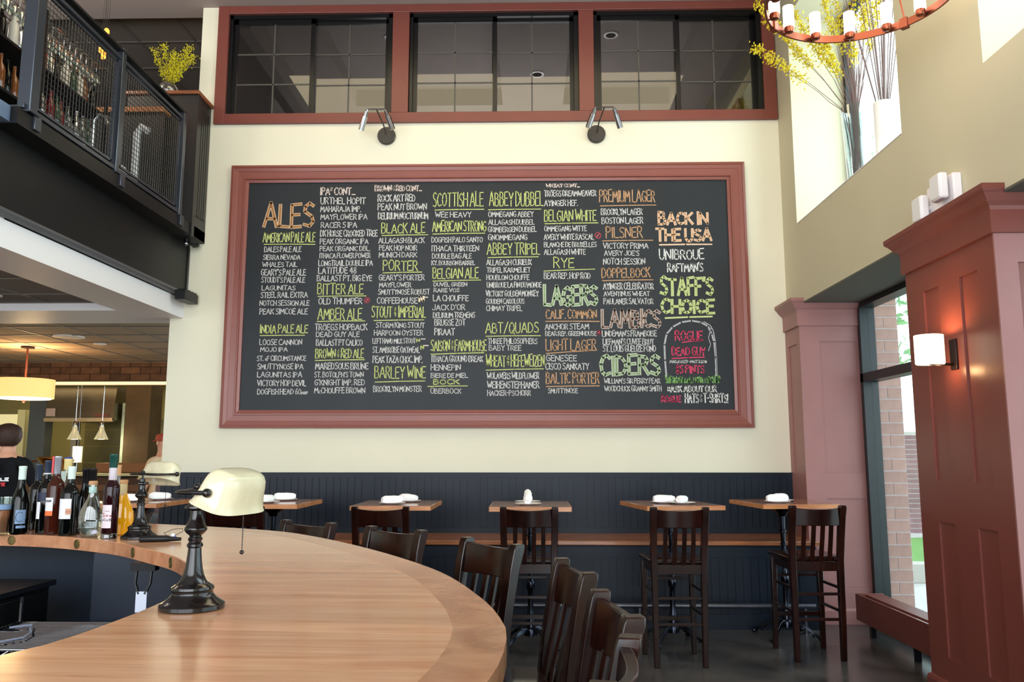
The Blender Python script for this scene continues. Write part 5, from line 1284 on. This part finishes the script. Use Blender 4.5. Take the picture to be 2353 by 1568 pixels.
MB().box(.15, .36, -.605, -.60, .05, .09).build('name_plate', mat('plate_red', (120, 60, 50), .5), t); MB().box(-.60, -.46, -.605, -.60, .06, .18).build('notice', mat('notice_paper', (180, 160, 150), .6), t)
tag(MB().box(-8.9, -5.35, 12.05, 12.2, 2.452, 2.49).build('light_strip', mat('strip_light', (255, 236, 200), .4, emit=(255, 226, 176), estr=.9)), 'long warm light strip under the kitchen brick header', 'light')
KW = mat('kitchen_wall', (140, 128, 76), .6, noise=.1, nscale=3)
struct(MB().box(-9.9, -3.2, 14.2, 14.4, 0, 3.0).build('wall_kitchen_back', KW, smooth=0)); struct(MB().box(-9.9, -3.2, 12.25, 14.2, 2.75, 2.8).build('ceiling_kitchen_back', mat('kitchen_soffit', (60, 52, 44), .8), smooth=0))
tag(MB().box(-7.86, -7.74, 12.5, 12.6, 0, 2.1).build('door_casing', mat('cream_casing', (226, 218, 160), .5)), 'narrow cream door casing left of the grey steel column', 'door casing')
t = thing('steel_wall_panel', 'quilted stainless steel panel on back wall under the hood, left part', 'panel', (-7.05, 13.6, 0))
for r in range(5): MB().box(-.34, .62, -.01, .01, .75 + r * .27, 1.01 + r * .27).build('panel_sheet', mat('olive_steel', (126, 116, 82), .28, metal=.9, noise=.1, nscale=3), t)
t = tag(MB().box(-6.35, -5.55, 13.55, 13.6, 0, 2.0).build('steel_door', mat('dull_steel', (112, 104, 82), .4, metal=.8), bevel=.01), 'dull steel cooler door below the right end of hood', 'door')
tag(MB().box(-6.95, -6.87, 12.4, 12.5, 0, 2.43).build('steel_post', STAIN), 'narrow steel post below the middle of the hood', 'post')
tag(MB().box(-7.62, -7.36, 12.4, 12.6, 0, 2.75).build('steel_column', mat('blue_steel_column', (92, 96, 98), .35, metal=.7)), 'grey steel column left of the kitchen hood', 'column')
tag(MB().box(-6.24, -6.12, 12.5, 12.7, 0, 2.2).build('tiled_jamb', mat('pale_tile', (190, 206, 180), .4, noise=.2, nscale=14)), 'narrow pale green tiled strip right of the hood', 'wall strip')
t = tag(MB().box(-6.10, -5.72, 12.3, 12.7, 0, 2.75).build('brown_column', mat('brown_block', (88, 66, 34), .7, noise=.2, nscale=5)), 'wide brown masonry column in the kitchen', 'column')
tag(MB().box(-8.9, -8.12, 12.9, 12.95, 0, 2.05).build('bright_doorway', mat('lit_doorway', (236, 226, 170), .5, emit=(255, 240, 180), estr=.45)), 'bright cream lit doorway at the far left of kitchen', 'doorway')
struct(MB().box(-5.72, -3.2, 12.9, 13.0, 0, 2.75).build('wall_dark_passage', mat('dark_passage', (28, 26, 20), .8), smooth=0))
for i, (x, lab) in enumerate(((-6.73, 'silver cone heat lamp beside the hanging white towel'), (-6.33, 'silver cone heat lamp glowing right of the centre post'))):
    t = thing('heat_lamp', lab, 'heat lamp', (x, 12.1, 1.64), 0, 'kitchen heat lamps')
    MB().lathe([(.10, 0), (.075, .05), (.035, .14), (.03, .19), (.02, .20)], seg=20).build('cone_shade', mat('bright_chrome', (230, 225, 190), .2, metal=1, emit=(255, 240, 190), estr=.5), t)
    MB().lathe([(.03, .19), (.03, .24), (.015, .27)], seg=14).build('socket', CHROME, t); MB().tube([(0, 0, .26), (0, 0, .79)], .006, 6).build('cord', CHROME, t); MB().lathe([(.085, .012), (.0001, .01)], seg=16).build('lamp_face', mat('lamp_face', (255, 240, 200), .4, emit=(255, 236, 190), estr=3), t)
    point_light('heat_lamp_light', (x, 12.1, 1.6), 8, (1, .88, .55), .05)
t = thing('paper_towel_holder', 'white hanging towel roll by the left heat lamp', 'towel roll', (-6.78, 12.3, 1.42)); MB().lathe([(.07, -.12), (.07, .12), (.02, .12)], seg=18).build('roll', WHITE, t); MB().tube([(0, 0, .12), (0, 0, 1.33)], .004, 6).build('hook', CHROME, t); MB().tube([(0, 0, -.12), (0, 0, -.26)], .01, 6).build('rod', CHROME, t)
t = thing('frying_pan', 'wide copper pan standing on the pass counter', 'pan', (-6.72, 11.6, 1.17)); MB().lathe([(.10, 0), (.16, .10), (.24, .19), (.245, .195), (.23, .19), (.10, .012), (.0001, .01)], seg=32, M=Matrix.Rotation(radians(6), 4, 'Y')).build('pan_body', mat('warm_copper', (176, 122, 62), .25, metal=1), t)
MB().tube([(-.24, 0, .16), (-.50, 0, .12)], .012, 8).build('handle', mat('warm_copper', (176, 122, 62), .25, metal=1), t)
tag(MB().box(-6.2, -4.6, 11.75, 12.05, 1.165, 1.30).build('low_shelf', mat('brown_shelf', (120, 74, 32), .5), bevel=.004), 'brown low shelf on the right half of pass counter', 'shelf')
t = tag(MB().lathe([(.05, 0), (.05, .07), (.0001, .07)], (-6.52, 11.7, 1.16), 16).build('candle_jar', mat('cream_jar', (240, 232, 170), .5, emit=(255, 236, 170), estr=.3)), 'small cream jar on the pass counter under heat lamp', 'jar')
area_light('kitchen_light', (-6.8, 13.0, 2.68), (0, 0, 0), 2.5, .8, 36, (1, .86, .52))
point_light('ceiling_spill', (-7.5, 9.0, 2.2), 10, (1, .7, .4), .3)

# ------------------------------------------------------------------ people
SKIN = mat('skin', (214, 158, 130), .5, spec=.3); TEE = mat('black_tshirt', (16, 16, 20), .8, spec=.2); JEAN = mat('dark_trousers', (26, 28, 36), .8); HAIR = mat('dark_brown_hair', (52, 28, 18), .65, noise=.3, nscale=60); SHOE = mat('black_shoes', (14, 14, 14), .5)
def person(label, loc, rot, hgt, shirt, pose, hair=True, cap=None, head_turn=0):
    t = thing('person', label, 'person', loc, rot); k = hgt / 1.70
    V = {}; E_ = []; R_ = {}
    def j(n, p, r, par=None):
        V[n] = Vector(p) * k; R_[n] = r * k
        if par: E_.append((par, n))
    j('pelvis', (0, 0, .93), .125); j('waist', (0, 0, 1.06), .118, 'pelvis'); j('chest', (0, -.01, 1.24), .142, 'waist'); j('collar', (0, -.01, 1.38), .095, 'chest'); j('neck', (0, 0, 1.46), .052, 'collar'); j('skull0', (0, .01, 1.53), .060, 'neck')
    j('skull1', (0, .0, 1.59), .084, 'skull0'); j('skull2', (0, -.005, 1.64), .078, 'skull1')
    for s, nm in ((-1, 'l'), (1, 'r')):
        ex = pose.get('elbow_' + nm, (s * .235, -.03, 1.10)); wx = pose.get('wrist_' + nm, (s * .24, .12, .90))
        j('sh' + nm, (s * .165, -.01, 1.37), .062, 'collar'); j('del' + nm, (s * .195, -.015, 1.28), .054, 'sh' + nm); j('el' + nm, ex, .040, 'del' + nm); j('wr' + nm, wx, .027, 'el' + nm)
        d = (Vector(wx) - Vector(ex)).normalized(); pm = Vector(wx) + d * .06; j('pa' + nm, pm, .030, 'wr' + nm)
        sd = d.orthogonal().normalized() if abs(d.z) > .9 else Vector((1, 0, 0))
        for f, (o, L) in enumerate(((-.024, .070), (-.008, .082), (.008, .078), (.024, .060))):
            b0 = pm + sd * o + d * .03; dn = Vector((0, 0, -1)) if abs(d.z) < .9 else Vector((0, 1, 0))
            j('f%d%s' % (f, nm), b0, .009, 'pa' + nm); j('g%d%s' % (f, nm), b0 + d * L * .55 + dn * .006, .0085, 'f%d%s' % (f, nm)); j('h%d%s' % (f, nm), b0 + d * L * .85 + dn * .03, .007, 'g%d%s' % (f, nm))
        j('t0' + nm, pm - d * .02 - sd * s * .030, .010, 'pa' + nm); j('t1' + nm, pm + d * .025 - sd * s * .050, .008, 't0' + nm)
        j('hip' + nm, (s * .09, 0, .88), .095, 'pelvis'); j('kn' + nm, (s * .10, .01, .49), .060, 'hip' + nm); j('an' + nm, (s * .10, -.02, .09), .040, 'kn' + nm); j('to' + nm, (s * .115, .13, .035), .034, 'an' + nm)
    names_ = list(V); me = bpy.data.meshes.new('body'); me.from_pydata([V[n] for n in names_], [(names_.index(a), names_.index(b)) for a, b in E_], [])
    o = bpy.data.objects.new('body', me); C.objects.link(o); md = o.modifiers.new('skin', 'SKIN'); md.use_smooth_shade = True
    for i, n in enumerate(names_):
        sv = me.skin_vertices[0].data[i]; rr = R_[n]; sv.radius = (rr * (1.22 if n in ('pelvis', 'waist', 'chest') else 1), rr * (.86 if n in ('pelvis', 'waist', 'chest', 'collar') else 1)); sv.use_root = (n == 'pelvis')
    sb = o.modifiers.new('sub', 'SUBSURF'); sb.levels = sb.render_levels = 2
    dg = bpy.context.evaluated_depsgraph_get(); ev = o.evaluated_get(dg); nm_ = bpy.data.meshes.new_from_object(ev); o.modifiers.clear(); o.data = nm_; bpy.data.meshes.remove(me); nm_.name = 'body'
    nm_.materials.clear()
    for m_ in (SKIN, shirt, JEAN, SHOE): nm_.materials.append(m_)
    for p in nm_.polygons:
        c = p.center / k; arm = abs(c.x) > .17
        if c.z < .075: p.material_index = 3
        elif c.z < .93 and not (abs(c.x) > .19): p.material_index = 2
        elif c.z < 1.425 and (not arm or c.z > 1.17): p.material_index = 1
        else: p.material_index = 0
        p.use_smooth = True
    o.parent = t
    hd = Matrix.Translation(Vector((0, 0, 1.60)) * k) @ Matrix.Rotation(radians(head_turn), 4, 'Z')
    def hp(x, y, z): return hd @ (Vector((x, y, z)) * k)
    # face
    for s in (-1, 1):
        MB().sphere(hp(s * .032, .078, .0), .013 * k, 10, 8).build('eye', WHITE, t); MB().sphere(hp(s * .032, .089, .0), .006 * k, 8, 6).build('pupil', BLACKP, t)
        MB().sphere(hp(s * .086, -.002, -.005), .026 * k, 10, 8, (.45, .7, 1.2)).build('ear', SKIN, t)
    MB().tube([hp(0, .084, .012), hp(0, .106, -.022), hp(0, .088, -.030)], [.008 * k, .014 * k, .008 * k], 8).build('nose', SKIN, t)
    MB().tube([hp(-.024, .080, -.052), hp(0, .088, -.050), hp(.024, .080, -.052)], [.003, .006 * k, .003], 6).build('mouth', mat('lips', (170, 90, 80), .5), t)
    if hair:
        h = MB(); rn = random.Random(4); rings = []
        for zi, (z, rx, ry, yo) in enumerate(((-.085, .060, .045, -.030), (-.075, .082, .070, -.030), (-.04, .100, .092, -.022), (.0, .108, .104, -.018), (.035, .108, .106, -.014), (.07, .095, .095, -.010), (.095, .070, .072, -.008), (.110, .030, .032, -.006), (.113, .002, .002, -.006))):
            rings.append([hp(rx * cos(2 * pi * q / 28) * (1 + .05 * sin(5 * q + zi)), yo + (ry * sin(2 * pi * q / 28) if sin(2 * pi * q / 28) < .2 or z > .055 else ry * .2) * (1 + .04 * sin(7 * q + zi)), z) for q in range(28)])
        h.loft(rings); hs = h.build('hair', HAIR, t, smooth=60, fix=True)
    if cap:
        c = MB(); c.loft([[hp(r * cos(2 * pi * q / 24), r * sin(2 * pi * q / 24) - .002, z) for q in range(24)] for r, z in ((.092, .02), (.098, .045), (.095, .075), (.078, .10), (.03, .115), (.002, .117))]); cp = c.build('cap', cap, t, smooth=60, fix=True)
        MB().loft([[hp(-.07, .07, .022), hp(.07, .07, .022), hp(.055, .15, .012), hp(-.055, .15, .012)], [hp(-.07, .07, .032), hp(.07, .07, .032), hp(.055, .15, .018), hp(-.055, .15, .018)]]).build('cap_brim', cap, cp, fix=True)
        c = MB(); c.loft([[hp(r * cos(2 * pi * q / 24), r * sin(2 * pi * q / 24) - .008, z) for q in range(24) ] for r, z in ((.075, -.05), (.088, -.02), (.090, .02))]);
    return t, k
t, k = person('person in black T-shirt seen from behind at left, short dark hair', (-4.40, 6.9, 0), radians(10), 1.67, TEE, dict(elbow_r=(.27, .02, 1.10), wrist_r=(.22, .24, 1.02), elbow_l=(-.25, .02, 1.10), wrist_l=(-.2, .24, 1.0)))
# print on the back of the shirt
def backtext(txt, z0, h, w, m, x0=0):
    st = strokes(txt, x0 - w / 2, x0 + w / 2, z0, z0 + h); b = MB()
    for s_ in st: ribbon(b, s_, .010, -.158)
    b.build('shirt_print', m, t, smooth=0)
WP = mat('white_print', (235, 235, 235), .7); RP = mat('red_print', (200, 50, 60), .7)
b = MB(); ribbon(b, [(-.03 + .042 * cos(a * pi / 8), 1.30 + .042 * sin(a * pi / 8)) for a in range(17)], .012, -.158); b.build('shirt_print', WP, t, smooth=0)
b = MB(); ribbon(b, [(-.03 + .030 * cos(a * pi / 8), 1.30 + .030 * sin(a * pi / 8)) for a in range(17)], .010, -.158); b.build('shirt_print', RP, t, smooth=0)
backtext('ALE', 1.205, .022, .10, WP, .04); backtext('CTE', 1.165, .022, .09, RP, .02)
t, k = person('cook in cream shirt and red cap, half hidden by the wall edge', (-4.46, 10.0, 0), radians(60), 1.66, mat('cream_shirt', (224, 196, 160), .8), {}, hair=False, cap=mat('red_cap', (170, 70, 50), .7))
